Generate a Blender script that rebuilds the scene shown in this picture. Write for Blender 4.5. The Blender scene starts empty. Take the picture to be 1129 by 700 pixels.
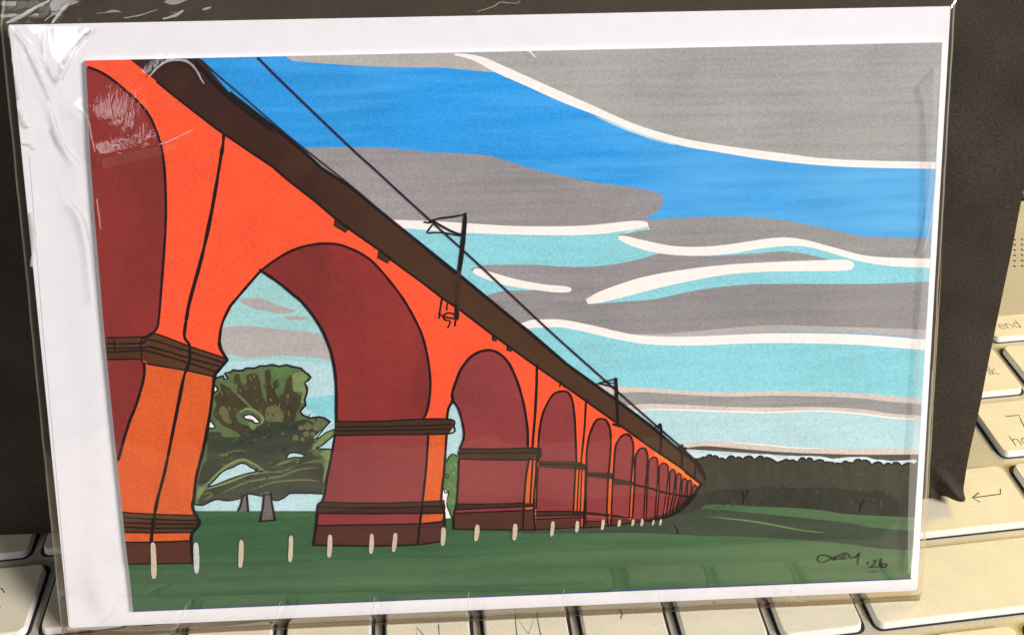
import bpy, bmesh, math, random
from mathutils import Vector, Matrix, noise
from mathutils.geometry import delaunay_2d_cdt
random.seed(7)
S = 0.001                      # everything below is thought of in millimetres
COL = bpy.context.scene.collection

# ------------------------------------------------------------------ camera model (solved from the photograph)
PW, PH = 1129.0, 700.0
FPX, YAW, PITCH, ROLL = 1161.82, -0.123846, 0.443252, -0.00110851
CAM = Vector((10.5669, -124.608, 182.497))
PPX, PPY = PW/2 + 11.07, PH/2 - 279.45

def cam_axes():
    cy, sy = math.cos(YAW), math.sin(YAW)
    def w(v):                  # yawed frame -> world
        return Vector((cy*v[0] - sy*v[1], sy*v[0] + cy*v[1], v[2]))
    f = (0, math.cos(PITCH), -math.sin(PITCH)); u = (0, math.sin(PITCH), math.cos(PITCH)); r = (1, 0, 0)
    c, s = math.cos(ROLL), math.sin(ROLL)
    r2 = tuple(c*r[i] + s*u[i] for i in range(3)); u2 = tuple(-s*r[i] + c*u[i] for i in range(3))
    return w(r2), w(u2), w(f)
CR, CU, CF = cam_axes()

def ray(x, y):
    return (CR*((x-PPX)/FPX) + CU*(-(y-PPY)/FPX) + CF)

def on_keys(x, y, z=0.0):
    d = ray(x, y); t = (z-CAM.z)/d.z
    return CAM + d*t

# ------------------------------------------------------------------ the plane the envelope stands in
PHI, LEAN = -0.0757962, 0.268326
EO = Vector((-57.5303, 17.4947, 0))
ER = Vector((math.cos(PHI), math.sin(PHI), 0))
EN_ = Vector((-math.sin(PHI), math.cos(PHI), 0))
EU = Vector((0, 0, 1))*math.cos(LEAN) + EN_*math.sin(LEAN)
EN = ER.cross(EU)                       # towards the viewer
EO = EO + EU*2.4                        # lower left corner of the envelope front
EMAT = Matrix(((ER.x, EU.x, EN.x, EO.x*S), (ER.y, EU.y, EN.y, EO.y*S), (ER.z, EU.z, EN.z, EO.z*S), (0, 0, 0, 1)))
EW, EH = 162.0, 114.0

def P(x, y, z=0.0):            # drawing coordinates -> millimetres on the card's plane
    d = ray(x, y); o = EO + EN*z
    t = (o-CAM).dot(EN)/d.dot(EN)
    q = CAM + d*t - o
    return (q.dot(ER), q.dot(EU))

# ------------------------------------------------------------------ materials
def lin(c):
    c = c/255.0
    return c/12.92 if c <= 0.04045 else ((c+0.055)/1.055)**2.4
def rgb(r, g, b): return (lin(r), lin(g), lin(b), 1)

def new_mat(name):
    m = bpy.data.materials.new(name); m.use_nodes = True
    nt = m.node_tree; nt.nodes.clear()
    return m, nt, nt.nodes, nt.links

PAINT = {}
def paint(name, c, var=0.10, streak=(60, 700), c2=None, rough=0.55, grain=0.13, ang=0.0, drift=None):
    """marker ink on card: colour, faint streaks of the pen, paper grain"""
    if name in PAINT: return PAINT[name]
    m, nt, N, L = new_mat(name)
    out = N.new('ShaderNodeOutputMaterial'); b = N.new('ShaderNodeBsdfPrincipled')
    tc = N.new('ShaderNodeTexCoord'); mp = N.new('ShaderNodeMapping')
    mp.inputs['Scale'].default_value = (streak[0], streak[1], 60); mp.inputs['Rotation'].default_value = (0, 0, ang)
    n1 = N.new('ShaderNodeTexNoise'); n1.inputs['Scale'].default_value = 1.0; n1.inputs['Detail'].default_value = 4
    n2 = N.new('ShaderNodeTexNoise'); n2.inputs['Scale'].default_value = 2500; n2.inputs['Detail'].default_value = 3
    n3 = N.new('ShaderNodeTexNoise'); n3.inputs['Scale'].default_value = 55; n3.inputs['Detail'].default_value = 3
    L.new(tc.outputs['Object'], mp.inputs['Vector']); L.new(mp.outputs[0], n1.inputs['Vector'])
    L.new(tc.outputs['Object'], n2.inputs['Vector']); L.new(tc.outputs['Object'], n3.inputs['Vector'])
    a = rgb(*c); d = rgb(*(c2 if c2 else tuple(max(0, v*(1-var)) for v in c))); e = rgb(*tuple(min(255, v*(1+var*0.6)) for v in c))
    r = N.new('ShaderNodeValToRGB'); r.color_ramp.elements[0].position = 0.30; r.color_ramp.elements[1].position = 0.72
    r.color_ramp.elements[0].color = d; r.color_ramp.elements[1].color = e
    k = r.color_ramp.elements.new(0.52); k.color = a
    add = N.new('ShaderNodeMath'); add.operation = 'ADD'; hm = N.new('ShaderNodeMath'); hm.operation = 'MULTIPLY'; hm.inputs[1].default_value = 0.5
    L.new(n1.outputs['Fac'], add.inputs[0]); L.new(n3.outputs['Fac'], add.inputs[1]); L.new(add.outputs[0], hm.inputs[0]); L.new(hm.outputs[0], r.inputs[0])
    mr = N.new('ShaderNodeMapRange'); mr.inputs[1].default_value = 0.3; mr.inputs[2].default_value = 0.7; mr.inputs[3].default_value = 1-grain; mr.inputs[4].default_value = 1+grain
    L.new(n2.outputs['Fac'], mr.inputs[0])
    mx = N.new('ShaderNodeMix'); mx.data_type = 'RGBA'; mx.blend_type = 'MULTIPLY'; mx.inputs[0].default_value = 1
    L.new(r.outputs[0], mx.inputs[6]); L.new(mr.outputs[0], mx.inputs[7])
    col = mx.outputs[2]
    if drift:                                  # second ink worked in with ragged strokes between two places along the picture
        x0, x1, c3 = drift
        sx = N.new('ShaderNodeSeparateXYZ'); L.new(tc.outputs['Object'], sx.inputs[0])
        md = N.new('ShaderNodeMapRange'); md.inputs[1].default_value = x0*S; md.inputs[2].default_value = x1*S; L.new(sx.outputs[0], md.inputs[0])
        wv = N.new('ShaderNodeMath'); wv.operation = 'MULTIPLY_ADD'; wv.inputs[1].default_value = 1.1; wv.inputs[2].default_value = -0.55; L.new(n1.outputs['Fac'], wv.inputs[0])
        sm = N.new('ShaderNodeMath'); sm.operation = 'ADD'; sm.use_clamp = True; L.new(md.outputs[0], sm.inputs[0]); L.new(wv.outputs[0], sm.inputs[1])
        m2 = N.new('ShaderNodeMix'); m2.data_type = 'RGBA'; L.new(sm.outputs[0], m2.inputs[0]); L.new(col, m2.inputs[6]); m2.inputs[7].default_value = rgb(*c3)
        col = m2.outputs[2]
    L.new(col, b.inputs['Base Color'])
    b.inputs['Roughness'].default_value = rough; b.inputs['Specular IOR Level'].default_value = 0.25
    L.new(b.outputs[0], out.inputs[0])
    PAINT[name] = m
    return m

def surf(name, c, rough=0.5, metal=0.0, spec=0.5, nscale=400, var=0.1, bump=0.0, bscale=800, speck=0.0, sscale=3000):
    m, nt, N, L = new_mat(name)
    out = N.new('ShaderNodeOutputMaterial'); b = N.new('ShaderNodeBsdfPrincipled')
    tc = N.new('ShaderNodeTexCoord')
    n = N.new('ShaderNodeTexNoise'); n.inputs['Scale'].default_value = nscale; n.inputs['Detail'].default_value = 5
    L.new(tc.outputs['Object'], n.inputs['Vector'])
    r = N.new('ShaderNodeValToRGB'); r.color_ramp.elements[0].position = 0.3; r.color_ramp.elements[1].position = 0.7
    r.color_ramp.elements[0].color = tuple(v*(1-var) for v in c)+(1,); r.color_ramp.elements[1].color = tuple(min(1, v*(1+var)) for v in c)+(1,)
    L.new(n.outputs['Fac'], r.inputs[0])
    col = r.outputs[0]
    if speck:
        n2 = N.new('ShaderNodeTexNoise'); n2.inputs['Scale'].default_value = sscale; n2.inputs['Detail'].default_value = 1
        L.new(tc.outputs['Object'], n2.inputs['Vector'])
        mr = N.new('ShaderNodeMapRange'); mr.inputs[1].default_value = 0.3; mr.inputs[2].default_value = 0.7; mr.inputs[3].default_value = 1-speck; mr.inputs[4].default_value = 1+speck
        L.new(n2.outputs['Fac'], mr.inputs[0])
        mx = N.new('ShaderNodeMix'); mx.data_type = 'RGBA'; mx.blend_type = 'MULTIPLY'; mx.inputs[0].default_value = 1
        L.new(col, mx.inputs[6]); L.new(mr.outputs[0], mx.inputs[7]); col = mx.outputs[2]
    L.new(col, b.inputs['Base Color'])
    b.inputs['Roughness'].default_value = rough; b.inputs['Metallic'].default_value = metal; b.inputs['Specular IOR Level'].default_value = spec
    if bump:
        n3 = N.new('ShaderNodeTexNoise'); n3.inputs['Scale'].default_value = bscale; n3.inputs['Detail'].default_value = 3
        L.new(tc.outputs['Object'], n3.inputs['Vector'])
        bp = N.new('ShaderNodeBump'); bp.inputs['Strength'].default_value = bump; bp.inputs['Distance'].default_value = 0.0002
        L.new(n3.outputs['Fac'], bp.inputs['Height']); L.new(bp.outputs[0], b.inputs['Normal'])
    L.new(b.outputs[0], out.inputs[0])
    return m

def film_mat(name, strength=1.6, rough=0.025, haze=0.0, hazecol=(0.9, 0.9, 0.9, 1), bump=0.0, spot=None, tint=(0.985, 0.98, 0.97, 1)):
    """thin clear plastic: mostly transparent, mirror reflection by Fresnel, optional milky share"""
    m, nt, N, L = new_mat(name)
    out = N.new('ShaderNodeOutputMaterial'); t = N.new('ShaderNodeBsdfTransparent'); g = N.new('ShaderNodeBsdfGlossy')
    g.inputs['Roughness'].default_value = rough; t.inputs[0].default_value = tint
    # Schlick reflectance, the same from either side of the thin film
    f = N.new('ShaderNodeLayerWeight'); f.inputs['Blend'].default_value = 0.5
    pw = N.new('ShaderNodeMath'); pw.operation = 'POWER'; pw.inputs[1].default_value = 5.0; L.new(f.outputs['Facing'], pw.inputs[0])
    ma = N.new('ShaderNodeMath'); ma.operation = 'MULTIPLY_ADD'; ma.inputs[1].default_value = 0.96; ma.inputs[2].default_value = 0.04; L.new(pw.outputs[0], ma.inputs[0])
    mu = N.new('ShaderNodeMath'); mu.operation = 'MULTIPLY'; mu.inputs[1].default_value = strength; mu.use_clamp = True
    L.new(ma.outputs[0], mu.inputs[0])
    base = t.outputs[0]
    if haze:
        d = N.new('ShaderNodeBsdfDiffuse'); d.inputs[0].default_value = hazecol
        tl = N.new('ShaderNodeBsdfTranslucent'); tl.inputs[0].default_value = hazecol
        hm = N.new('ShaderNodeMixShader'); hm.inputs[0].default_value = 0.35; L.new(d.outputs[0], hm.inputs[1]); L.new(tl.outputs[0], hm.inputs[2])
        mh = N.new('ShaderNodeMixShader'); mh.inputs[0].default_value = haze; L.new(base, mh.inputs[1]); L.new(hm.outputs[0], mh.inputs[2]); base = mh.outputs[0]
    if bump:
        tc = N.new('ShaderNodeTexCoord'); n3 = N.new('ShaderNodeTexNoise'); n3.inputs['Scale'].default_value = 260; n3.inputs['Detail'].default_value = 2
        L.new(tc.outputs['Object'], n3.inputs['Vector'])
        bp = N.new('ShaderNodeBump'); bp.inputs['Strength'].default_value = bump; bp.inputs['Distance'].default_value = 0.0002
        L.new(n3.outputs['Fac'], bp.inputs['Height']); L.new(bp.outputs[0], g.inputs['Normal'])
    if spot:                                   # crazed patches where the film has been squeezed
        tc = N.new('ShaderNodeTexCoord'); n3 = N.new('ShaderNodeTexNoise'); n3.inputs['Scale'].default_value = 1.0; n3.inputs['Detail'].default_value = 3
        fb = N.new('ShaderNodeMapping'); fb.inputs['Scale'].default_value = (1700, 650, 300); L.new(tc.outputs['Object'], fb.inputs[0]); L.new(fb.outputs[0], n3.inputs['Vector']); tot = None
        for (cx, cy, rx, ry, k) in spot:
            mp = N.new('ShaderNodeMapping'); mp.vector_type = 'TEXTURE'; mp.inputs['Location'].default_value = (cx*S, cy*S, 0.001); mp.inputs['Scale'].default_value = (rx*S, ry*S, 0.02)
            gr = N.new('ShaderNodeTexGradient'); gr.gradient_type = 'SPHERICAL'; L.new(tc.outputs['Object'], mp.inputs[0]); L.new(mp.outputs[0], gr.inputs[0])
            kk = N.new('ShaderNodeMath'); kk.operation = 'MULTIPLY'; kk.inputs[1].default_value = k; L.new(gr.outputs['Fac'], kk.inputs[0])
            if tot is None: tot = kk
            else:
                ad = N.new('ShaderNodeMath'); ad.operation = 'ADD'; L.new(tot.outputs[0], ad.inputs[0]); L.new(kk.outputs[0], ad.inputs[1]); tot = ad
        bp = N.new('ShaderNodeBump'); bp.inputs['Distance'].default_value = 0.0004
        L.new(tot.outputs[0], bp.inputs['Strength']); L.new(n3.outputs['Fac'], bp.inputs['Height']); L.new(bp.outputs[0], g.inputs['Normal'])
    mx = N.new('ShaderNodeMixShader'); L.new(mu.outputs[0], mx.inputs[0]); L.new(base, mx.inputs[1]); L.new(g.outputs[0], mx.inputs[2])
    L.new(mx.outputs[0], out.inputs[0])
    return m

# ------------------------------------------------------------------ object helpers
def empty(name, mat=None, loc=None):
    o = bpy.data.objects.new(name, None); COL.objects.link(o); o.empty_display_size = 0.01
    if mat is not None: o.matrix_world = mat
    if loc is not None: o.location = loc
    return o
def tag(o, label=None, cat=None, group=None, kind=None):
    if label: o['label'] = label
    if cat: o['category'] = cat
    if group: o['group'] = group
    if kind: o['kind'] = kind
    return o
def link(name, verts, faces, mats, parent=None, fm=None, smooth=False):
    me = bpy.data.meshes.new(name); me.from_pydata([(v[0]*S, v[1]*S, v[2]*S) for v in verts], [], faces)
    for m in (mats if isinstance(mats, (list, tuple)) else [mats]): me.materials.append(m)
    if fm: me.polygons.foreach_set('material_index', fm)
    if smooth: me.polygons.foreach_set('use_smooth', [True]*len(me.polygons))
    me.update()
    o = bpy.data.objects.new(name, me); COL.objects.link(o)
    if parent: o.parent = parent
    return o

# ------------------------------------------------------------------ flat drawing tools
def cr(pts, n=6, closed=False):
    """Catmull-Rom through the points"""
    out = []; m = len(pts); rng = m if closed else m-1
    for i in range(rng):
        if closed: p0, p1, p2, p3 = pts[(i-1) % m], pts[i], pts[(i+1) % m], pts[(i+2) % m]
        else: p0, p1, p2, p3 = pts[max(i-1, 0)], pts[i], pts[i+1], pts[min(i+2, m-1)]
        for k in range(n):
            t = k/n; t2 = t*t; t3 = t2*t
            out.append(tuple(0.5*(2*p1[j] + (p2[j]-p0[j])*t + (2*p0[j]-5*p1[j]+4*p2[j]-p3[j])*t2 + (3*p1[j]-p0[j]-3*p2[j]+p3[j])*t3) for j in range(len(p1))))
    if not closed: out.append(tuple(pts[-1]))
    return out

ZP = 0.92                                                      # height of the print above the envelope front
EDGE_L = [(95, 67), (99.6, 170), (106.5, 263), (114.3, 356), (122.5, 441), (131, 524), (139, 600), (147, 674)]
EDGE_R = [(1004, 638), (1011.9, 524), (1021.6, 356), (1032, 186), (1039, 47)]
OUT_PX = EDGE_L + EDGE_R
OUT = [P(x, y, ZP) for x, y in OUT_PX]

def area(p): return 0.5*sum(p[i][0]*p[(i+1) % len(p)][1]-p[(i+1) % len(p)][0]*p[i][1] for i in range(len(p)))
if area(OUT) < 0: OUT.reverse()

def clip(poly):
    out = poly; m = len(OUT)
    for i in range(m):
        a, b = OUT[i], OUT[(i+1) % m]; src = out; out = []
        if not src: break
        def side(p): return (b[0]-a[0])*(p[1]-a[1]) - (b[1]-a[1])*(p[0]-a[0])
        for j in range(len(src)):
            p, q = src[j], src[(j+1) % len(src)]; sp, sq = side(p), side(q)
            if sp >= 0: out.append(p)
            if sp*sq < 0:
                t = sp/(sp-sq); out.append((p[0]+(q[0]-p[0])*t, p[1]+(q[1]-p[1])*t))
    return out

def inside(p):
    m = len(OUT)
    return all((OUT[(i+1) % m][0]-OUT[i][0])*(p[1]-OUT[i][1]) - (OUT[(i+1) % m][1]-OUT[i][1])*(p[0]-OUT[i][0]) > -0.02 for i in range(m))

def wob(x, y, k=0.25): return 1 + k*noise.noise(Vector((x*0.11, y*0.11, 3.3)))

class Sheet:
    """a set of flat ink areas, later areas a hair above the earlier ones, linked as one mesh"""
    z = ZP
    def __init__(s): s.v = []; s.f = []; s.fm = []; s.m = []
    def mi(s, mat):
        if mat not in s.m: s.m.append(mat)
        return s.m.index(mat)
    def poly(s, mat, pts, px=True, doclip=True):
        q = [P(x, y, ZP) for x, y in pts] if px else list(pts)
        if doclip: q = clip(q)
        if len(q) < 3: return
        if area(q) < 0: q.reverse()
        Sheet.z += 0.00025
        q = [p for i, p in enumerate(q) if math.hypot(p[0]-q[i-1][0], p[1]-q[i-1][1]) > 1e-4]
        n = len(q)
        if n < 3: return
        vs, _, fs, _, _, _ = delaunay_2d_cdt([Vector(p) for p in q], [(i, (i+1) % n) for i in range(n)], [], 1, 1e-6)
        b = len(s.v); k = s.mi(mat); s.v += [(p.x, p.y, Sheet.z) for p in vs]
        for f in fs: s.f.append([b+i for i in f]); s.fm.append(k)
    def stroke(s, mat, pts, w=2.0, smooth=True, n=5, taper=0.0, closed=False, px=True, jitter=0.22):
        """pen line, width in drawing units"""
        if px:
            if smooth and len(pts) > 2: pts = cr(pts, n, closed)
            sc = 1.0/5.75
            q = [P(x, y, ZP) for x, y in pts]
        else:
            q = cr(pts, n, closed) if smooth and len(pts) > 2 else pts; sc = 1.0
        if closed: q = q+[q[0]]
        d = [q[0]]
        for p in q[1:]:
            if math.hypot(p[0]-d[-1][0], p[1]-d[-1][1]) > 0.02: d.append(p)
        q = d; m = len(q)
        if m < 2: return
        Sheet.z += 0.00025
        L, R = [], []
        for i in range(m):
            a, b = q[max(i-1, 0)], q[min(i+1, m-1)]
            dx, dy = b[0]-a[0], b[1]-a[1]; l = math.hypot(dx, dy) or 1
            t = i/(m-1); hw = 0.5*w*sc*wob(q[i][0]*8, q[i][1]*8, jitter)
            if taper: hw *= 1-taper*(2*abs(t-0.5))**3
            nx, ny = -dy/l*hw, dx/l*hw
            L.append((q[i][0]+nx, q[i][1]+ny)); R.append((q[i][0]-nx, q[i][1]-ny))
        b = len(s.v); k = s.mi(mat)
        s.v += [(x, y, Sheet.z) for x, y in L+R]
        for i in range(m-1):
            if px and not (inside(q[i]) and inside(q[i+1])): continue
            s.f.append([b+m+i, b+m+i+1, b+i+1, b+i]); s.fm.append(k)
        for c in ((q[0], q[min(1, m-1)]), (q[-1], q[-2])):      # round pen ends
            r = 0.5*w*sc*(1-taper); cb = len(s.v)
            if r < 0.03 or (px and not inside(c[0])): continue
            s.v += [(c[0][0]+r*math.cos(2*math.pi*j/8), c[0][1]+r*math.sin(2*math.pi*j/8), Sheet.z+0.0001) for j in range(8)]
            s.f.append(list(range(cb, cb+8))); s.fm.append(k)
    def build(s, name, parent):
        return link(name, s.v, s.f, s.m, parent, s.fm)

# ================================================================== GREETING CARD
card = tag(empty('greeting_card', EMAT), 'greeting card printed with a drawing of a red railway viaduct under cloudy sky', 'greeting card')
paper = surf('card_stock_white', (0.80, 0.79, 0.79), rough=0.6, spec=0.2, nscale=900, var=0.03)
def slab(name, outline, z0, z1, mat, parent, rnd=0.12):
    n = len(outline); cx = sum(p[0] for p in outline)/n; cy = sum(p[1] for p in outline)/n
    def inset(p, d):
        l = math.hypot(p[0]-cx, p[1]-cy); return (p[0]-(p[0]-cx)/l*d, p[1]-(p[1]-cy)/l*d)
    rings = [[(*inset(p, rnd), z0) for p in outline], [(*p, z0+rnd) for p in outline], [(*p, z1-rnd) for p in outline], [(*inset(p, rnd), z1) for p in outline]]
    v = [q for r in rings for q in r]; f = [list(range(n))[::-1], list(range(3*n, 4*n))]
    for k in range(3):
        for i in range(n):
            j = (i+1) % n; f.append([k*n+i, k*n+j, (k+1)*n+j, (k+1)*n+i])
    return link(name, v, f, mat, parent)
slab('front_leaf', OUT, 0.52, ZP-0.01, paper, card, 0.05)
slab('back_leaf', [(p[0]+0.05, p[1]-0.1) for p in OUT], 0.06, 0.46, paper, card, 0.05)
# folded spine on the left, joining the two leaves
sp_v, sp_f = [], []
spts = [P(x, y, ZP) for x, y in EDGE_L]
for (x, y) in spts:
    for k in range(9):
        a = math.pi/2 + math.pi*k/8
        sp_v.append((x+0.25+0.42*math.cos(a), y, 0.49+0.415*math.sin(a)))
for i in range(len(spts)-1):
    for k in range(8): sp_f.append([i*9+k, i*9+k+1, (i+1)*9+k+1, (i+1)*9+k])
link('spine_fold', sp_v, sp_f, paper, card, smooth=True)

# ---- colours
SKYB = paint('blue_marker', (44, 158, 234), 0.10, (40, 420), drift=(85, 185, (112, 188, 236))); SKYB2 = paint('blue_marker_pale', (82, 172, 228), 0.08, (30, 500))
CYAN = paint('turquoise_marker', (146, 214, 226), 0.06, (60, 500)); CYAN2 = paint('pale_turquoise_marker', (188, 222, 228), 0.05, (60, 500)); CYAN3 = paint('sky_wash', (166, 216, 216), 0.05)
GR1 = paint('warm_grey_marker', (169, 168, 165), 0.10, (25, 800)); GR2 = paint('grey_marker', (156, 151, 153), 0.11, (25, 800)); GR3 = paint('mid_grey_marker', (150, 146, 147), 0.10, (25, 800)); GR4 = paint('light_grey_marker', (186, 180, 178), 0.07, (40, 500))
GR5 = paint('taupe_marker', (157, 154, 152), 0.10, (25, 800)); GRD = paint('dark_grey_marker', (84, 77, 70), 0.12, (25, 800))
CREAM = paint('correction_white', (252, 244, 239), 0.02, grain=0.05); PINKW = paint('pale_pencil', (216, 204, 194), 0.06, (30, 800))
ORN = paint('vermilion_marker', (255, 90, 52), 0.05, (200, 200), ang=0.5); ORN2 = paint('orange_marker', (224, 96, 42), 0.06, (200, 90)); ORN3 = paint('light_orange_marker', (246, 132, 46), 0.05)
MAR = paint('maroon_marker', (142, 48, 45), 0.17, (110, 45)); MAR2 = paint('rose_maroon_marker', (146, 58, 60), 0.11, (45, 120)); MAR3 = paint('dark_maroon_marker', (150, 50, 44), 0.14, (200, 60))
BRN = paint('parapet_brown_marker', (60, 29, 19), 0.28, (120, 120), ang=0.6, drift=(40, 80, (78, 50, 29))); BRN2 = paint('olive_brown_marker', (112, 78, 44), 0.15, (120, 120), ang=0.6); BAND = paint('band_brown_marker', (86, 52, 27), 0.2, (30, 600)); BASE = paint('base_brown_marker', (84, 44, 34), 0.15, (30, 500)); BANDD = paint('dark_band_marker', (66, 40, 24), 0.2, (30, 500))
INK = paint('ink_line', (20, 9, 7), 0.15); INKB = paint('blue_black_ink', (28, 24, 48), 0.15); WIRE = paint('wire_ink', (44, 20, 40), 0.15)
GRN = paint('field_green_marker', (60, 98, 64), 0.12, (25, 420), drift=(70, 200, (94, 122, 84))); GRN2 = paint('light_green_marker', (104, 134, 94), 0.08, (25, 420)); GRNL = paint('lime_pencil', (112, 136, 90), 0.1)
PALE = paint('white_sky_wash', (214, 234, 238), 0.04); HEDGE = paint('hedge_dark_marker', (58, 58, 47), 0.25, (500, 150)); HEDGE2 = paint('hedge_green_marker', (72, 77, 58), 0.2, (500, 150)); HEDGE3 = paint('hedge_umber_marker', (58, 53, 42), 0.2, (500, 150)); LANE = paint('shadow_green_marker', (64, 74, 58), 0.12, (25, 500)); LANE2 = paint('shadow_grey_marker', (66, 76, 60), 0.12, (25, 500))
TREE = paint('olive_marker', (94, 114, 72), 0.22, (300, 300)); TREE_D = paint('dark_olive_marker', (72, 64, 40), 0.26, (400, 250)); TREE_G = paint('deep_green_marker', (60, 66, 52), 0.34, (120, 500)); TREE_M = paint('moss_marker', (110, 112, 74), 0.14); TREE_L = paint('leaf_green_marker', (128, 146, 92), 0.12); BUSH = paint('bush_green_marker', (92, 128, 74), 0.15, (300, 300))
TRUNK = paint('trunk_grey_marker', (112, 102, 102), 0.12, (400, 100)); POST = paint('post_cream_paint', (206, 192, 166), 0.08, (300, 100)); POSTW = paint('post_white_paint', (206, 208, 206), 0.05)
BLUE_EDGE = paint('bleed_edge_blue', (62, 70, 130), 0.1)

pic = link('printed_picture', [(x, y, ZP) for x, y in OUT], [list(range(len(OUT)))], CYAN3, card)

# ---- painted sky
s = Sheet()
W1U = [(503, 59), (530, 62.5), (560, 75), (600, 93), (650, 115), (700, 137), (750, 152), (790, 159.5), (829, 165), (873, 170.5), (900, 174), (950, 177), (1040, 179)]
W1L = [(500, 61), (522, 67), (545, 79.5), (580, 95), (620, 113), (660, 128.5), (700, 145), (750, 160.5), (790, 167.5), (829, 174), (860, 178), (900, 182), (950, 184.8), (1040, 186.5)]
BLUE_LOW = [(338, 163), (370, 162.5), (420, 163), (450, 165.5), (480, 168), (510, 169.5), (540, 172), (560, 178), (590, 187), (620, 194), (650, 200), (680, 204.5), (700, 207), (720, 211), (729, 215.5), (731.5, 221), (727, 231), (713, 242), (740, 241), (765, 239.5), (800, 239), (830, 239.5), (860, 242.5), (900, 249.5), (930, 256), (952, 260.5), (990, 262), (1040, 263)]
W2U = [(425, 242), (450, 243), (480, 244), (520, 246.5), (560, 249), (600, 249.7), (640, 249), (670, 246.5), (695, 243.8), (710, 244), (718, 248)]
W2L = [(425, 250.5), (450, 252), (500, 256), (560, 258.5), (620, 259.5), (660, 258), (690, 254.5), (708, 251.5), (716, 253.5)]
BAND_LOW = [(520, 296), (532, 292.5), (560, 292), (590, 292), (620, 294), (650, 294), (680, 291), (700, 287), (720, 281.5), (735, 277.5)]
s.poly(GR2, [(200, 120), (330, 120)]+cr(BLUE_LOW)+[(1045, 520), (200, 520)])                               # broad grey under the blue
s.poly(SKYB, [(190, 40), (1045, 30)]+[(1040, 263)]+cr(BLUE_LOW)[::-1]+[(330, 165), (190, 165)])
s.poly(GR4, cr([(314, 60), (322, 67), (345, 69.5), (400, 73), (450, 74.7), (485, 74.7), (510, 77), (545, 80)])+[(560, 40), (314, 40)])
s.poly(GR1, cr(W1U)+[(1045, 30), (495, 30)])
s.poly(CREAM, cr(W1U)+cr(W1L)[::-1])
s.stroke(CYAN2, [(655, 127.5), (690, 142.5), (720, 153), (745, 160)], 2.2, taper=.9)
# cyan band under the second white line and the wedge beside it
s.poly(CYAN, cr(W2L)+[(700, 256), (682, 259), (690, 268), (720, 278)]+cr(BAND_LOW)[::-1]+[(505, 310), (400, 252)])
s.poly(CREAM, cr(W2U)+cr(W2L)[::-1]); s.stroke(CYAN2, [(690, 256.5), (704, 253), (718, 250)], 2.0)
W3U = [(682, 260), (690, 260.3), (710, 265), (740, 271), (770, 272.2), (800, 270), (830, 265.5), (850, 262.7), (870, 262), (890, 265), (920, 273), (950, 281), (980, 284), (1040, 285.5)]
W3L = [(681.5, 263.5), (695, 270.5), (720, 278), (750, 281.7), (780, 281.7), (810, 279), (840, 274), (870, 271), (890, 272.2), (910, 277), (940, 286), (970, 292), (1000, 294.5), (1040, 295.5)]
W4U = [(646, 330), (660, 322), (690, 311), (720, 303), (760, 296.5), (800, 292), (840, 289.5), (880, 287.8), (925, 286.5), (938, 287.7), (942, 292)]
W4L = [(648, 335), (660, 334), (690, 327), (720, 319), (760, 310), (800, 303), (840, 299.8), (880, 299), (925, 298.6), (938, 296.8), (942, 292)]
C_UP = [(735, 277.5), (760, 282), (800, 281.7), (835, 279.3), (862, 277), (885, 279.5), (905, 284), (920, 287.5)]
# cyan patch to the right of and below the fourth line
s.poly(CYAN, cr([(655, 334), (690, 325), (720, 317), (760, 308), (800, 300), (840, 296), (900, 293), (925, 290)])+cr([(905, 284), (885, 279.5), (862, 277), (835, 279.3), (800, 281.7), (775, 282), (810, 276), (860, 268), (890, 269), (915, 275), (945, 284), (975, 290), (1010, 292), (1045, 293)])+cr([(1045, 309.5), (1000, 311.5), (960, 313), (900, 313), (860, 313), (820, 314), (790, 317), (760, 321.5), (720, 330), (690, 332.5), (655, 335)]))
s.poly(GR5, cr([(713, 242), (740, 241), (765, 239.5), (800, 239), (830, 239.5), (860, 242.5), (900, 249.5), (930, 256), (952, 260.5), (990, 262), (1045, 263)])+cr(W3U)[::-1]+[(690, 258), (700, 255.5), (716, 253)])
s.poly(CREAM, cr(W3U)+cr(W3L)[::-1])
s.poly(CREAM, cr(W4U)+cr(W4L)[::-1])
s.poly(CYAN, [(500, 296)]+cr([(523, 299), (545, 309), (560, 314), (588, 319.5), (560, 320.5), (545, 323), (536, 326.5)])+[(500, 320)])
s.poly(CREAM, cr([(522, 298), (527, 296), (545, 301), (570, 308), (600, 313.5), (624, 315.7), (630, 318.5), (627, 322), (612, 322.3), (590, 319.7), (560, 315), (540, 309), (524, 302.5)], closed=True))
# lower grey cloud, sixth line, cyan
W6U = [(565, 360), (585, 353), (600, 352), (620, 352.5), (650, 358), (680, 365), (700, 369), (730, 371), (760, 371), (800, 369.5), (850, 367.5), (900, 367.5), (950, 368.8), (985, 371.3), (1040, 376)]
W6L = [(565, 366), (585, 361.7), (600, 361), (620, 361), (650, 367), (680, 374), (710, 379), (740, 380.7), (770, 380.7), (810, 379), (850, 378), (900, 378.5), (950, 380.3), (1000, 384.3), (1040, 387)]
FU = [(660, 423), (690, 426), (720, 428), (760, 431), (800, 432), (850, 431), (900, 431.5), (950, 433.5), (985, 436.5), (1040, 441)]
FL = [(660, 458), (697, 455), (715, 452), (750, 452.5), (800, 454.2), (850, 455.2), (900, 453.7), (950, 457), (985, 461.5), (1040, 464)]
s.poly(GR3, cr([(520, 350), (560, 326), (600, 327), (650, 336), (690, 332.5), (720, 330), (760, 321.5), (790, 317), (820, 314), (860, 313), (900, 313), (960, 313), (1000, 311.5), (1045, 309.5)])+cr(W6U)[::-1])
s.poly(GR4, cr([(735, 368), (800, 362), (850, 358.5), (920, 360), (1040, 364)])+cr(W6U)[::-1][:50], doclip=True)
s.poly(CYAN, cr(W6L)+cr(FU)[::-1]+[(560, 400)])
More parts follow.
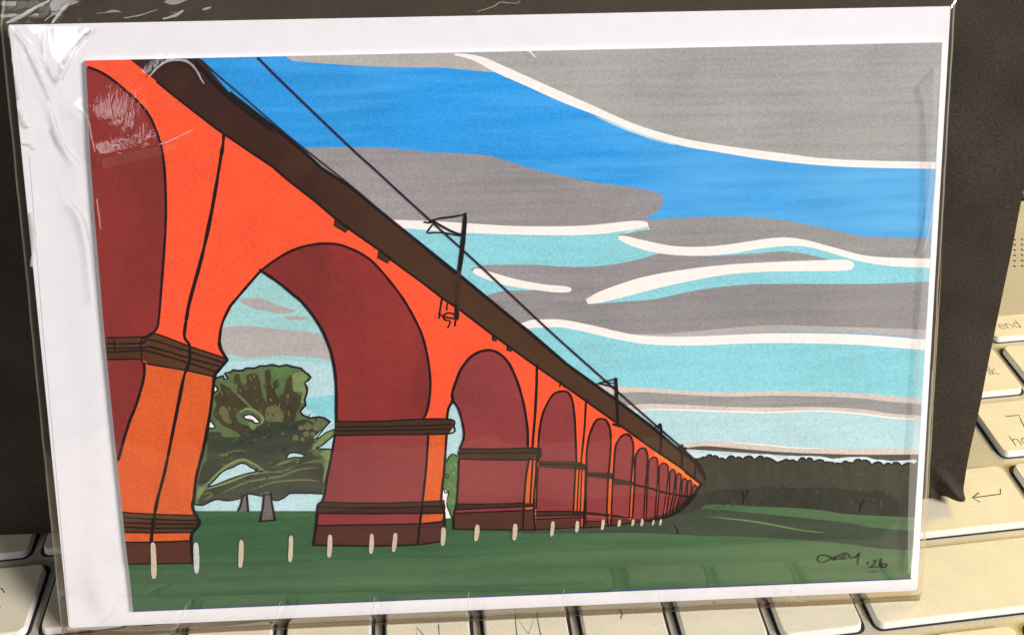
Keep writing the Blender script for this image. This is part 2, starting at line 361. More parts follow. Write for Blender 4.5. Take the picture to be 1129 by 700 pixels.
s.poly(CREAM, cr(W6U)+cr(W6L)[::-1])
s.stroke(SKYB2, [(850, 367.2), (910, 367), (970, 369.4), (1018, 374)], 1.0, taper=.6)
s.poly(PINKW, cr(FU)+cr(FL)[::-1])
s.poly(GR5, cr([(665, 436), (700, 432), (740, 434), (800, 437), (850, 436), (900, 437), (950, 439), (985, 443), (1040, 447)])+cr([(1040, 459), (985, 456), (950, 451), (900, 448.5), (850, 449), (800, 448.3), (750, 446), (715, 445), (690, 447)]))
s.stroke(CREAM, [(690, 456.5), (712, 452.3), (750, 452), (800, 453.8), (850, 454.8), (900, 453.2), (950, 456.5), (985, 461), (1020, 463)], 2.6)
HTOP = [(735, 497), (752, 491), (765, 487.3), (785, 486.3), (810, 487), (840, 490), (870, 493), (900, 494.3), (950, 495), (985, 494.3), (1040, 496.5)]
s.poly(CYAN2, cr(FL)+[(1045, 530), (700, 540), (640, 470)])
s.poly(PINKW, cr(HTOP)+cr([(1040, 510), (950, 508.5), (900, 504.5), (850, 501.5), (800, 498), (770, 496), (745, 497)]))
s.poly(GRD, cr([(752, 494.5), (775, 491.5), (800, 493), (840, 496.5), (880, 499), (920, 500.3), (960, 501), (1040, 500.5)])+cr([(1040, 509.5), (950, 508), (900, 504), (850, 501), (800, 497.5), (770, 495.8)]))
s.stroke(CREAM, [(800, 487), (840, 490), (870, 493), (905, 494.2)], 1.3, taper=.8)
# the sky seen through the first arch, and the sliver behind the second
s.poly(CYAN3, [(225, 570), (225, 380), (250, 300), (290, 270), (380, 290), (385, 575)])
s.poly(GR4, cr([(235, 362), (250, 360.5), (269, 359), (306, 362.6), (333, 365), (357, 369), (375, 371)])+cr([(375, 399), (350, 395), (333, 393), (306, 392), (274, 394.5), (253, 390.5), (235, 389)]))
s.poly(GR4, cr([(264, 331), (276, 329), (290, 330), (310, 337.5), (326, 343), (312, 345.5), (300, 344), (277, 339)], closed=True))
s.poly(GR4, cr([(314, 349.5), (325, 348.5), (340, 351), (330, 353), (318, 352.5)], closed=True))
s.poly(CYAN2, [(225, 570), (225, 396), (240, 400), (300, 396), (380, 403), (385, 575)])
s.poly(CYAN, cr([(330, 440), (350, 438), (380, 436), (380, 462), (352, 458), (338, 450)], closed=True))
s.poly(CYAN2, [(484, 580), (488, 440), (520, 440), (520, 580)])
s.build('painted_sky', pic)

# ---- painted field, hedge and shadows
s = Sheet()
s.poly(GRN, [(100, 563), (215, 563), (352, 563), (480, 566), (600, 572), (740, 562), (765, 552), (1045, 552), (1045, 700), (100, 700)])
hedge = [(745, 510), (757, 507.5), (766, 505.5), (772, 506.5), (777, 503), (785, 502), (792, 504.5), (800, 506.3), (806, 504), (815, 504.7), (822, 505.5), (828, 504.2), (834, 506), (838, 503.3), (845, 504), (850, 506.3), (855, 508.5), (862, 509), (866, 507), (873, 506.8), (878, 509), (884, 506.3), (892, 506), (898, 507.8), (907, 507.5), (914, 509.8), (920, 509.8), (925, 511.5), (931, 508.3), (936, 511), (943, 508), (951, 507), (957, 508.8), (962, 511.8), (968, 510.6), (976, 512.2), (985, 510.8), (994, 512.5), (1002, 511), (1012, 510.5), (1040, 511)]
hb, hedge = hedge, []
x = 745.0
def hline(x):
    for a, b in zip(hb, hb[1:]):
        if a[0] <= x <= b[0]: return a[1]+(b[1]-a[1])*(x-a[0])/(b[0]-a[0]+1e-6)
    return hb[-1][1]
while x < 1036:
    w_ = random.uniform(7, 15); h_ = random.uniform(1.6, 3.4)
    for k in range(6): hedge.append((x+w_*k/6, hline(x+w_*k/6)+1.2-h_*math.sin(math.pi*k/6)**0.7))
    x += w_
s.stroke(PALE, [(760, 500)]+[(x_, hline(x_)-2.0) for x_ in range(775, 1036, 12)], 5.0, jitter=.3)
s.poly(HEDGE, hedge+cr([(1040, 571), (1008, 570), (960, 568), (930, 566), (900, 561.5), (860, 559), (830, 558), (800, 556), (770, 557), (750, 566)]))
s.stroke(INK, hedge, 2.2, smooth=False)
for k in range(240):
    x = random.uniform(770, 1015); t = random.random(); y = 511+t*46; a = random.uniform(0.6, 2.4)
    if not (x < 1004 - (y-524)*0.06): continue
    l = random.uniform(1.5, 5)
    s.stroke(random.choice((HEDGE2, HEDGE3, HEDGE3, TREE_G, HEDGE2)), [(x, y), (x+l*.5*math.cos(a)+random.uniform(-1, 1), y+l*.5*math.sin(a)), (x+l*math.cos(a), y+l*math.sin(a))], random.uniform(1.0, 3.2), taper=.8, n=3)
for l in ([(819, 556), (820, 549), (819, 541)], [(820, 549), (824, 543), (825, 538)], [(820, 547), (816, 541)], [(948, 565), (949, 557), (953, 550)], [(949, 557), (945, 552)]):
    s.stroke(INK, l, 1.1, taper=.6)
s.poly(LANE, cr([(560, 583), (620, 583.5), (680, 579), (720, 573), (745, 563), (758, 557), (775, 560), (800, 562), (830, 565), (880, 570), (930, 575.5), (970, 582), (1040, 586)])+cr([(1040, 606), (980, 605), (940, 600), (900, 596), (850, 592.5), (790, 590), (740, 588), (700, 585.5), (640, 586), (580, 588)]))
s.poly(LANE2, cr([(772, 569), (800, 565), (850, 569), (920, 576), (970, 584), (1040, 588)])+cr([(1040, 603), (970, 600), (920, 590), (860, 584), (800, 576)]))
s.poly(HEDGE, cr([(744, 566), (752, 556), (766, 545), (775, 535), (785, 548), (775, 558), (758, 566)], closed=True))
s.stroke(GRNL, [(780, 569), (806, 571.5), (835, 575), (862, 580), (886, 584.3), (912, 587)], 1.9, taper=1.0)
s.stroke(INK, [(743, 577), (746, 583), (748, 589)], 1.5, taper=.7)
s.stroke(TREE_G, [(560, 586), (620, 587), (700, 586.3), (790, 590.5)], 1.0)
s.stroke(BLUE_EDGE, [(147.3, 673.3), (560, 656), (1004, 637.3)], 1.5, smooth=False, jitter=0)
s.build('painted_field', pic)

# ---- painted tree behind the first arch, bush behind the second
s = Sheet()
crown_top = [(232, 420), (238, 416.5), (243, 415), (246, 413.5), (247.5, 417.5), (252, 417.3), (248, 411), (255, 409.5), (257, 407.3), (262, 408.2), (268, 408), (272, 405.3), (281, 405.5), (287, 403), (294, 403), (300, 401.5), (308, 403.6), (316, 401.8), (323, 404), (332, 405.5), (336.5, 410), (340, 412.5), (343, 415.5), (340, 419), (336, 421.5), (339, 427), (338.5, 433), (336, 440), (337.3, 446), (331, 453), (334, 457), (342, 460.5), (352, 459), (358, 460.5), (364, 464.5)]
crown_low = [(369, 543.8), (357, 543.8), (343, 543), (334, 543), (320, 543.3), (314, 547.5), (306, 551), (300, 549), (296, 544), (289, 546), (280, 544.3), (272, 544), (266, 548), (256, 550.8), (248, 551), (240, 549.8), (232, 552), (224, 556), (216, 555.5)]
s.poly(TREE, [(205, 440)]+crown_top+[(358, 471), (349, 482), (352, 482.3), (360, 476), (369, 472.5), (374, 480)]+crown_low+[(208, 500)])
K = 7.0
def T1(pts): return [(215+x/K, 395+y/K) for x, y in pts]
def T2(pts): return [(210+x/K, 490+y/K) for x, y in pts]
s.poly(TREE_D, cr(T1([(300, 130), (345, 120), (350, 165), (372, 205), (398, 190), (400, 125), (480, 120), (505, 200), (525, 280), (545, 330), (560, 380), (545, 460), (520, 480), (480, 420), (400, 330), (340, 265), (310, 200)]), 3, True))
s.poly(TREE_D, cr(T1([(540, 95), (590, 100), (582, 180), (610, 240), (650, 310), (680, 260), (700, 190), (720, 150), (760, 115), (745, 170), (760, 250), (820, 290), (815, 360), (780, 420), (770, 480), (690, 500), (660, 390), (600, 365), (555, 370), (552, 290), (545, 200)]), 3, True))
s.poly(TREE_D, cr(T1([(600, 200), (640, 150), (625, 215), (612, 250)]), 3, True))
s.poly(TREE_D, cr(T1([(190, 190), (230, 205), (290, 240), (350, 310), (420, 375), (340, 400), (320, 450), (350, 500), (420, 520), (470, 540), (400, 640), (330, 570), (240, 530), (190, 490), (140, 430), (165, 360), (150, 300), (200, 250)]), 3, True))
s.poly(TREE_M, cr(T1([(185, 400), (215, 365), (255, 400), (265, 450), (285, 500), (240, 490), (205, 450)]), 3, True))
s.poly(TREE_M, cr(T1([(545, 400), (590, 365), (640, 370), (680, 420), (675, 480), (560, 480)]), 3, True))
s.stroke(TREE_M, T1([(280, 235), (340, 290), (410, 355), (470, 410)]), 2.4, taper=.6)
s.poly(TREE_G, cr(T1([(100, 575), (200, 570), (215, 600), (330, 605), (430, 560), (500, 500), (580, 485), (700, 490), (780, 480), (880, 470), (960, 560), (920, 610), (890, 690), (760, 760), (600, 780), (300, 760), (180, 800), (90, 860), (95, 700)]), 3, True))
s.poly(TREE_G, cr(T2([(110, 130), (190, 110), (300, 70), (450, 40), (700, 30), (850, 0), (930, 0), (940, 70), (1000, 90), (1010, 105), (900, 130), (760, 180), (640, 205), (560, 190), (500, 150), (420, 110), (360, 125), (250, 185), (140, 280), (60, 310), (80, 200)]), 3, True))
s.poly(TREE_G, cr(T2([(120, 350), (300, 290), (450, 240), (620, 215), (720, 210), (850, 150), (960, 140), (1020, 150), (1030, 250), (1010, 370), (900, 368), (770, 375), (700, 410), (650, 425), (600, 360), (520, 385), (430, 370), (380, 400), (280, 425), (180, 420), (100, 455), (60, 440), (90, 380)]), 3, True))
for pts, w in ((T2([(230, 380), (400, 300), (560, 262), (700, 240), (840, 190), (1000, 175)]), 2.6), (T2([(520, 330), (640, 290), (760, 275), (900, 270), (1000, 285)]), 2.0), (T2([(90, 385), (140, 370), (170, 375)]), 2), (T2([(110, 420), (150, 400), (175, 380)]), 2.0), (T2([(200, 90), (330, 50), (420, 45)]), 1.7), (T2([(660, 160), (740, 130), (850, 105)]), 3.4)):
    s.stroke(TREE_M, pts, w, taper=.9)
TREE_K = paint('blackish_green_marker', (44, 46, 36), 0.2); TREE_S = paint('sage_marker', (84, 88, 64), 0.2)
for k in range(300):                      # short dabs that break the edges of the big washes
    x, y = random.uniform(225, 362), random.uniform(408, 545)
    if math.hypot((x-292)/74, (y-478)/72) > 0.88 or (y < 460 and x > 322): continue
    a = math.atan2(y-500, x-292)+random.uniform(-.5, .5) if y < 470 else random.uniform(-.35, .1)
    l = random.uniform(2, 7); m_ = random.choice((TREE_D, TREE_D, TREE, TREE_M) if y < 465 else (TREE_K, TREE_K, TREE_D, TREE_S, TREE_S, TREE_M))
    s.stroke(m_, [(x, y), (x+l*.5*math.cos(a)+random.uniform(-.6, .6), y+l*.5*math.sin(a)), (x+l*math.cos(a), y+l*math.sin(a))], random.uniform(.8, 2.4), taper=.9, n=3)
for x, y, r in ((820, 530, 24), (870, 520, 34), (860, 580, 28), (910, 580, 22), (935, 530, 30), (985, 500, 26), (775, 610, 26), (830, 620, 18)):
    s.poly(TREE_M, cr(T1([(x+r*math.cos(a)*random.uniform(.8, 1.15), y+r*.85*math.sin(a)*random.uniform(.8, 1.15)) for a in [j*math.pi/4 for j in range(8)]]), 2, True))
s.poly(TREE_L, cr(T1([(750, 120), (840, 100), (870, 150), (845, 200), (860, 260), (840, 340), (815, 330), (830, 260), (760, 250), (760, 180)]), 3, True))
s.poly(BUSH, cr(T1([(590, 75), (700, 60), (760, 90), (720, 140), (660, 140), (600, 160)]), 3, True))
s.stroke(TREE_L, T1([(350, 410), (420, 385), (500, 430), (525, 480), (470, 515)]), 3.2, taper=.4)
s.poly(TREE_L, cr(T1([(415, 490), (460, 500), (475, 525), (450, 548), (425, 530)]), 3, True))
s.stroke(TREE_L, T2([(110, 325), (200, 230), (300, 150), (400, 112), (480, 140), (560, 190)]), 2.6, taper=.5)
s.stroke(TREE_L, T2([(140, 335), (300, 285), (450, 225), (570, 205)]), 2.2, taper=.5)
s.poly(TREE_L, cr(T1([(960, 620), (1010, 575), (1060, 560), (1050, 600), (990, 650), (950, 690), (900, 690)]), 3, True))
s.poly(TREE_L, cr(T2([(1000, 60), (1085, 40), (1070, 130), (1045, 230), (1020, 290), (1035, 190), (1040, 110)]), 3, True))
s.poly(TREE_L, cr(T2([(60, 330), (110, 330), (90, 380), (50, 420)]), 3, True))
HOLES = [(T1([(375, 445), (420, 430), (460, 445), (500, 490), (465, 497), (440, 475), (395, 465)]), 1), (T1([(150, 205), (175, 240), (140, 265), (120, 240)]), 1), (T1([(110, 475), (155, 525), (130, 535), (80, 525)]), 1),
         (T2([(140, 315), (180, 275), (250, 205), (330, 170), (385, 143), (425, 145), (470, 175), (520, 200), (420, 225), (300, 265), (200, 305), (150, 318)]), 0), (T2([(745, 105), (765, 65), (830, 62), (880, 80), (860, 97), (800, 95)]), 0), (T1([(940, 690), (985, 665), (1070, 600), (1075, 690), (1010, 695)]), 0)]
for h, wht in HOLES:
    hh = cr(h, 4, True)
    s.poly(CREAM if wht else CYAN2, hh); s.stroke(INKB, h, 1.7, closed=True, n=4)
s.stroke(INKB, T2([(500, 195), (535, 205), (560, 203)]), 1.8)
s.poly(CYAN2, [(358, 471), (364, 464.5), (372, 463), (372, 472), (360, 476), (352, 482), (345, 483)])
for pts, cap in ((T2([(370, 505), (390, 460), (405, 385), (435, 378), (440, 440), (447, 510)]), 0), (T2([(540, 588), (560, 480), (568, 380), (600, 360), (622, 370), (628, 440), (652, 578)]), 1)):
    s.poly(TRUNK, pts); s.stroke(INK, pts[:3], 2.3); s.stroke(INK, pts[-3:], 2.6)
    if cap: s.stroke(INK, [pts[0], pts[-1]], 1.8)
s.stroke(INK, crown_top, 2.0, smooth=False); s.stroke(INKB, crown_low, 1.9)
s.stroke(INK, [(364, 464.5), (358, 471), (349, 482.5), (345, 483.5), (352, 482), (360, 476), (369, 472.6)], 1.5, smooth=False)
s.poly(BUSH, [(490, 505), (494, 504.5), (499, 499.5), (506, 502), (510, 520), (506, 566), (502, 571), (486, 571), (486, 520)])
s.stroke(INK, [(489, 511), (493, 508), (494.5, 504.5), (499, 500), (504, 502.5)], 1.3)
s.stroke(INK, cr([(491.5, 522), (494, 522.5), (494, 526), (491.5, 526)], 3, True), 1.1)
s.poly(CREAM, [(488.5, 537), (493.5, 543), (494, 550), (492.5, 558), (497, 570), (491, 571), (488, 556)])
s.stroke(INK, [(489, 537), (491, 543), (495, 541), (493, 550), (493, 557), (496, 565), (499, 571)], 1.3)
for x, y in ((497, 512), (500, 520), (496, 532), (501, 538), (499, 550), (502, 510)):
    s.stroke(TREE_L, [(x-1, y), (x+1.5, y+3)], 1.8)
s.build('painted_tree', pic)

# ---- painted viaduct
s = Sheet()
LOW = [(143, 65), (173, 90), (190, 104), (213, 122), (239, 142), (277, 168), (300, 183), (317, 198), (349, 223), (370, 241), (386, 253), (420.6, 277), (431, 286), (466, 311.5), (490, 330), (507, 341), (543, 368.5), (588, 401), (636, 434.5), (681, 466.5), (716, 491.5), (750, 514.5), (773, 533)]
TOP = [(220, 64), (253, 102), (306, 143.5), (338, 170), (354, 185), (386, 206), (439, 249), (500, 298), (569.6, 355), (583, 365.5), (625, 401.5), (676, 438), (716, 468), (750, 497), (763, 505), (772, 513), (777, 527)]
BOT = [(773, 535), (760, 553.5), (739, 568.5), (718, 572.5), (700, 575), (670, 579), (640, 581), (589.5, 583), (500, 583)]
# masonry face
s.poly(ORN, [(80, 40), (143, 65)]+LOW+BOT+[(500, 566), (503, 554), (506, 505), (507, 494), (511, 484), (511.5, 476), (510, 465), (506, 451), (499, 441), (495, 450), (493, 462), (467, 470), (473, 410), (440, 322), (400, 281), (373, 270), (346, 270), (314, 281), (288, 299), (279, 308), (260, 330), (247, 355), (242, 377), (246, 389), (250, 397), (237, 414), (231, 460), (216, 525), (212, 566), (210, 603), (80, 612)])
# the first part of the face that the polygon above leaves open: spandrel of the first pier is in it; arches come next
s.poly(MAR, cr([(90, 72), (97, 74.5), (110, 79), (125, 88.5), (140, 101), (155, 115), (165, 128), (172, 143), (178, 161), (181.5, 185), (183, 215), (183, 245), (181, 280), (178, 320), (175.5, 350), (173, 362), (166, 369), (158, 372)])+[(158, 398), (159.5, 403)]+cr([(159, 410), (157, 424), (150, 447), (143.5, 463), (136, 487), (130, 510)])+[(90, 500)])
s.poly(ORN2, [(159.5, 403), (208.6, 409), (237, 415)]+cr([(236.5, 416), (231, 460), (224.6, 494), (217, 524), (214, 548.5), (212.6, 566)])+[(212, 600), (130, 600), (125, 530)]+cr([(131, 505), (143.5, 463), (150, 447), (157, 424), (159.5, 405)]))
OUT1 = [(242, 377), (244.5, 358.6), (252.5, 340), (260.5, 329.5), (279, 308), (288, 298), (300, 289), (314, 280), (330, 273), (346, 269.3), (360, 268.3), (373, 269.3), (386, 273.6), (400, 280.5), (412.6, 290), (431, 311), (447, 333), (460, 356.5), (467, 374), (472, 396), (474.5, 418), (474, 435), (471, 452), (467, 461)]
IN1 = [(287, 297.6), (297, 304), (311.6, 314.5), (323, 324), (333, 332.5), (344, 346), (354, 361), (361, 376), (366, 391), (369.5, 410), (371, 432), (371, 463)]
s.poly(MAR, cr(OUT1[5:])+[(467, 470), (371, 470)]+cr(IN1)[::-1])
s.poly(MAR2, [(369.5, 479)]+[(472.4, 477), (470, 514), (466, 557), (356, 557), (361, 525), (365, 505)])
s.poly(ORN2, [(472.4, 477), (492.5, 477), (490, 515), (486, 556), (466, 557), (470, 514)])
s.poly(MAR2, [(352, 566), (464, 565), (462.5, 577), (349, 579)]); s.poly(ORN2, [(464.5, 567), (488, 565.5), (487.5, 573), (465, 575.5)])
# following arches: (outer outline, bottom y left/right)
ARCH = [
 [(499, 441), (498.5, 435), (500, 428), (507, 409), (513, 400), (519, 393), (530, 387), (541.7, 385.8), (552, 390.5), (561.6, 401), (571, 422), (577.6, 446), (581.6, 473), (581.8, 494)],
 [(593.5, 508), (593.5, 493), (595, 473), (599, 454), (607, 438), (612, 433), (617.5, 431), (623, 431), (627, 433), (631, 441), (633.5, 459.6), (634.7, 483.5), (635.5, 509)],
 [(646.5, 521), (646.7, 499.5), (649.4, 481), (654.7, 467), (658, 462.5), (662.7, 461), (667, 462), (669.6, 465), (672.8, 474), (673.2, 494), (671, 521)],
 [(676, 528), (677, 510), (678.8, 491.5), (684, 481.5), (690.6, 478), (696, 482), (698.3, 494), (697, 515.5), (695.5, 531)],
 [(699.5, 535), (700, 515), (701, 502), (704.5, 495), (708.5, 493.3), (712, 495.2), (714, 504), (713, 521), (711.5, 536)],
 [(714, 538), (715, 512), (717, 505.5), (720.5, 503.2), (724.5, 506), (725.3, 520), (724, 541)],
 [(726.5, 541), (726.8, 516), (729, 511), (732, 510), (735.5, 512), (736.8, 520), (734.5, 543)],
 [(738, 543), (738.4, 522), (741.5, 516.8), (744.5, 522), (742.3, 543.5)],
 [(745, 543), (745.8, 525), (748.2, 521), (751, 525.5), (748.8, 545.5)],
 [(751.6, 545), (752, 531), (754.6, 526.7), (757.3, 531), (754.3, 547)],
 [(757.6, 545), (758.2, 532.5), (760.2, 528.3), (762.4, 532.5), (760.2, 547)],
 [(762.6, 545), (763.8, 537), (766, 533.5), (768, 538.5), (764, 548)]]
s.poly(MAR2, [(500, 442)]+cr(ARCH[0][1:])+[(582, 500), (508, 500)]+cr([(511, 484), (511.5, 477), (510, 465), (506, 451), (501, 443)]))
s.poly(MAR2, [(737, 530), (749, 531), (759, 534), (768, 538), (770, 538), (760, 551), (739, 567), (733, 567)])
for a in ARCH[1:]:
    s.poly(MAR2, cr(a, 5)+[(a[-1][0]-0.3, a[-1][1]+2), (a[0][0], a[0][1]+2)])
# the lower halves of the piers
LOWM = [((506, 505.5), (583.5, 505), (578, 554), (502.5, 556)), ((593, 514), (634.5, 516), (632.5, 564), (591, 564)), ((646.5, 526), (670.5, 527), (669, 565), (645.5, 564)), ((675.5, 533), (695.5, 534), (693.5, 568), (674, 567)), ((699.5, 536), (711, 537), (709.5, 571), (698.5, 572)), ((713.5, 540), (724, 542), (722.5, 569), (712, 571)), ((726, 543), (734.5, 545), (732, 568), (724, 569)), ((737, 545), (742.3, 546), (738.5, 566), (734, 567)), ((745, 545), (749, 547), (745.5, 561), (741, 564)), ((751, 547), (754, 548), (750.5, 558), (747, 560)), ((757, 547), (760, 548), (756, 554), (753, 556)), ((762, 547), (764, 548), (761, 551), (759, 552))]
LOWO = [((583.5, 505), (591.5, 504), (588, 554), (578, 554)), ((634.5, 516), (645.5, 516), (643.5, 565), (632.5, 564)), ((670.5, 527), (675.5, 529), (673.5, 568), (669, 567)), ((695.5, 533), (699.5, 534), (698, 570), (693.5, 570))]
for q in LOWO: s.poly(ORN2, list(q))
for q in LOWM: s.poly(MAR2, list(q))
s.poly(ORN3, [(722, 497), (750, 515), (773, 532.5), (771, 536.5), (748, 520), (722, 501)])
# sills and bases
s.poly(MAR2, [(502, 559), (577, 556), (588, 558), (588, 562), (501, 566)]); s.poly(ORN2, [(580, 558), (589, 557), (589, 561), (579, 561)])
s.poly(BASE, [(500.5, 564.5), (540, 563), (576, 561.5), (589.8, 561.5), (590, 583.5), (500, 582.3)])
s.poly(MAR2, [(591, 568), (632, 567.5), (645, 567), (645, 571), (591, 571)]); s.poly(BASE, [(591, 571), (633, 569), (641, 569), (641, 580.5), (591, 583)])
s.poly(MAR2, [(645.5, 568), (672, 570), (671.5, 573.5), (645, 573)]); s.poly(BASE, [(643, 574), (671, 574), (671, 579), (643, 581)])
s.poly(BASE, [(674, 571), (697, 573), (697, 576), (674, 578.5)]); s.poly(MAR2, [(674, 569), (692, 569.5), (692, 572), (674, 572)])
s.poly(BASE, [(349, 578), (463, 576.2), (489.7, 574.5), (489.7, 595.5), (460.5, 599.6), (412.6, 601), (380, 600.5), (345.5, 600)])
s.poly(BASE, [(120, 597), (140, 596.4), (211, 594.8), (212.8, 620), (143, 621), (120, 621)])
s.poly(BASE, [(672, 571), (697, 571.5), (709, 571), (722, 568.5), (731, 566), (740, 561.5), (749, 555), (759, 547.5), (771, 534), (773, 536), (761, 553.5), (740, 568), (718, 572.5), (700, 575), (672, 579)])
# string courses
s.poly(BAND, [(110, 372.5), (119, 371.8), (157, 371), (171, 367.5), (208.6, 380.5), (248.5, 394), (250.5, 397), (243, 406), (236.5, 415), (208.6, 408.5), (165, 400.5), (157, 396), (119.6, 396), (110, 396)])
s.poly(BAND, [(120, 564), (136, 563.8), (170, 566), (212.6, 567), (219.5, 575), (217, 580), (212.6, 586), (165, 586.5), (120, 586)])
s.poly(BANDD, [(369, 463.8), (420, 463.5), (467, 461), (497.6, 461.5), (500.5, 469), (495, 477.5), (430, 478.5), (369, 479.5)])
s.poly(BANDD, [(354, 552.5), (410, 554), (463, 552.5), (489.7, 550.5), (491.5, 558), (490, 564.8), (466, 565), (400, 565.5), (349.5, 565), (349, 558)])
s.poly(BANDD, [(507, 493.5), (545, 494), (582, 492.8), (597, 494), (598, 501), (583, 506.3), (506, 505.3), (504.5, 499)])
s.poly(BANDD, [(503, 554.8), (540, 554.8), (577, 553.7), (588.5, 554), (588.5, 558.3), (577, 557.5), (503, 561)])
s.poly(BANDD, [(593.5, 507.3), (636, 508), (645.5, 511.3), (648.5, 513), (648, 518), (636, 517), (593.5, 514.2)])
s.poly(BANDD, [(591, 563), (633, 563), (645, 564), (645, 567), (632, 567), (591, 568)])
s.poly(BANDD, [(645.5, 519.3), (676, 520.7), (677.5, 524), (677, 527.7), (645.5, 525.5)]); s.poly(BANDD, [(645.5, 564), (672, 566.3), (672, 569.5), (645, 567.3)])
s.poly(BANDD, [(674.5, 526.3), (697, 529.8), (700.5, 532), (699, 535), (674.5, 533.3)]); s.poly(BANDD, [(674, 567), (694, 569.5), (694, 571), (674, 569.7)])
# parapet
s.poly(BRN, LOW+TOP[::-1]+[(200, 30), (110, 30)])
s.stroke(INK, [(213, 58)]+TOP, 3.6, smooth=False); s.stroke(INK, [(205, 55), (235, 90), (262, 114), (306, 149)], 5.5, taper=.9)
for q in ([(370, 240), (386, 251), (381, 256), (368.5, 248.5)], [(418, 275), (431.5, 284), (427.5, 290), (416.3, 284)], [(543, 370), (548, 373), (547, 376), (543, 375)], [(559, 381), (565, 383), (564, 387), (559, 386)]):
    s.poly(BANDD, q); s.stroke(INK, q, 1.2, smooth=False, closed=True)
for a, b in (((619, 421), (617, 425)), ((622, 425.5), (625, 427)), ((484, 345), (486, 347))): s.stroke(INK, [a, b], 2.2)
s.build('painted_viaduct', pic)

# ---- ink outlines of the drawing, with masts, wires and posts
s = Sheet()
s.stroke(INK, LOW, 2.4, smooth=False)
s.stroke(INK, [(95, 73.5), (110, 79), (125, 88.5), (140, 101), (155, 115), (165, 128), (172, 143), (178, 161), (181.5, 185), (183, 215), (183, 245), (181, 280), (178, 320), (175.5, 350), (173, 362), (166, 369), (158, 372)], 2.6)
s.stroke(INK, [(159, 400), (159.5, 410), (157, 424), (150, 447), (143.5, 463), (136, 487), (131, 506)], 3.0)
s.stroke(INK, [(247, 149), (246, 160), (244, 172), (234, 231), (223, 282), (210, 329.5), (206, 350), (203.5, 368), (205, 374), (209, 380), (209.5, 395), (207, 404), (203, 415), (196.7, 446), (186, 499.5), (181, 523), (173, 554), (169, 578), (167, 597), (167, 618)], 3.3, jitter=.5)
s.stroke(INK, OUT1[0:6], 2.8); s.stroke(INK, [(242, 377), (243.5, 384), (248, 392), (250.5, 396.5), (247, 401), (243, 406), (237, 414), (234.5, 435), (231, 460), (224.6, 494), (217, 524), (214, 548), (213, 560), (219.5, 573), (218, 580), (212.8, 586), (211, 594), (212.8, 619)], 3.4, jitter=.4)
s.stroke(INK, OUT1[5:], 2.7); s.stroke(INK, IN1, 3.0)
s.stroke(INK, [(369.5, 479), (365, 505), (361, 525), (357, 549), (351, 556), (350, 565), (349, 578), (345.5, 600)], 2.6)
s.stroke(INK, [(472.4, 477), (470, 514), (466, 552), (464.5, 566), (463, 576), (460.5, 599)], 2.6); s.stroke(INK, [(492.5, 477), (490, 515), (486.5, 551), (490, 565), (489.7, 595)], 2.6)
s.stroke(INK, [(345.5, 600), (380, 600.7), (412.6, 601), (460.5, 599.6), (489.7, 595.3)], 2.0)
for l in ([(119, 372), (157, 371), (164, 369), (172, 367.5), (208.6, 381), (248.5, 394.5)], [(119.6, 396), (150, 395.5), (157, 397), (162, 400.5), (208.6, 408.5), (236.5, 415)], [(157, 371.5), (155.5, 383), (157, 396)],
          [(119, 378.5), (156, 378), (165, 374), (208, 387), (247, 399.5)], [(119, 383.5), (156, 383), (168, 382.5), (208, 394), (244, 404)], [(119, 388), (156, 386), (168, 388), (208, 399.5), (240, 410)], [(126, 375), (127, 388)],
          [(136, 564), (170, 566), (212.6, 567.3)], [(137, 569.5), (170, 571.5), (216, 573)], [(137, 575), (168, 576.5), (218, 577)], [(138, 580), (168, 581.5), (215, 581.5)], [(138, 586), (170, 586.5), (212.6, 586)], [(139, 596.7), (170, 597), (211, 595)], [(143, 621), (212.8, 620)],
          [(370, 464), (420, 463.8), (467, 461.2), (497.6, 462), (500.5, 469), (495, 477.5), (430, 478.5), (369, 479.5)], [(370, 470), (430, 469.5), (497, 467.5)], [(370, 474.5), (430, 473.5), (497, 472.5)],
          [(354, 552.5), (410, 554), (463, 552.5), (489.7, 551)], [(350, 558), (410, 559), (489, 557)], [(349.5, 565), (400, 565.5), (466, 565), (490, 565)], [(349, 578.5), (463, 576.5), (489, 574)],
          [(507, 493.8), (545, 494.3), (582, 493), (597, 494.3)], [(506, 499), (596, 498.5)], [(506, 505.3), (583, 506.3), (597, 501)], [(503, 554.8), (540, 554.8), (577, 553.7)], [(503, 561), (577, 557.5), (588, 557)], [(501, 565), (540, 563.5), (576, 562), (589, 561)], [(500, 582.3), (560, 583.3), (590, 583.5)]):
    s.stroke(INK, l, 1.7, jitter=.35)
for a in ARCH[:1]:
    s.stroke(INK, [(493, 460), (494.5, 450)]+a, 2.9)
s.stroke(INK, [(499, 441), (505, 449), (509, 461), (511.5, 475), (511, 484), (507, 494)], 2.3); s.stroke(INK, [(506, 505), (505.5, 520), (503.5, 554), (500.5, 566), (500.3, 582)], 2.4)
for a in ARCH[1:5]: s.stroke(INK, a, 2.3)
for a in ARCH[5:]: s.stroke(INK, a, 1.6, n=4)
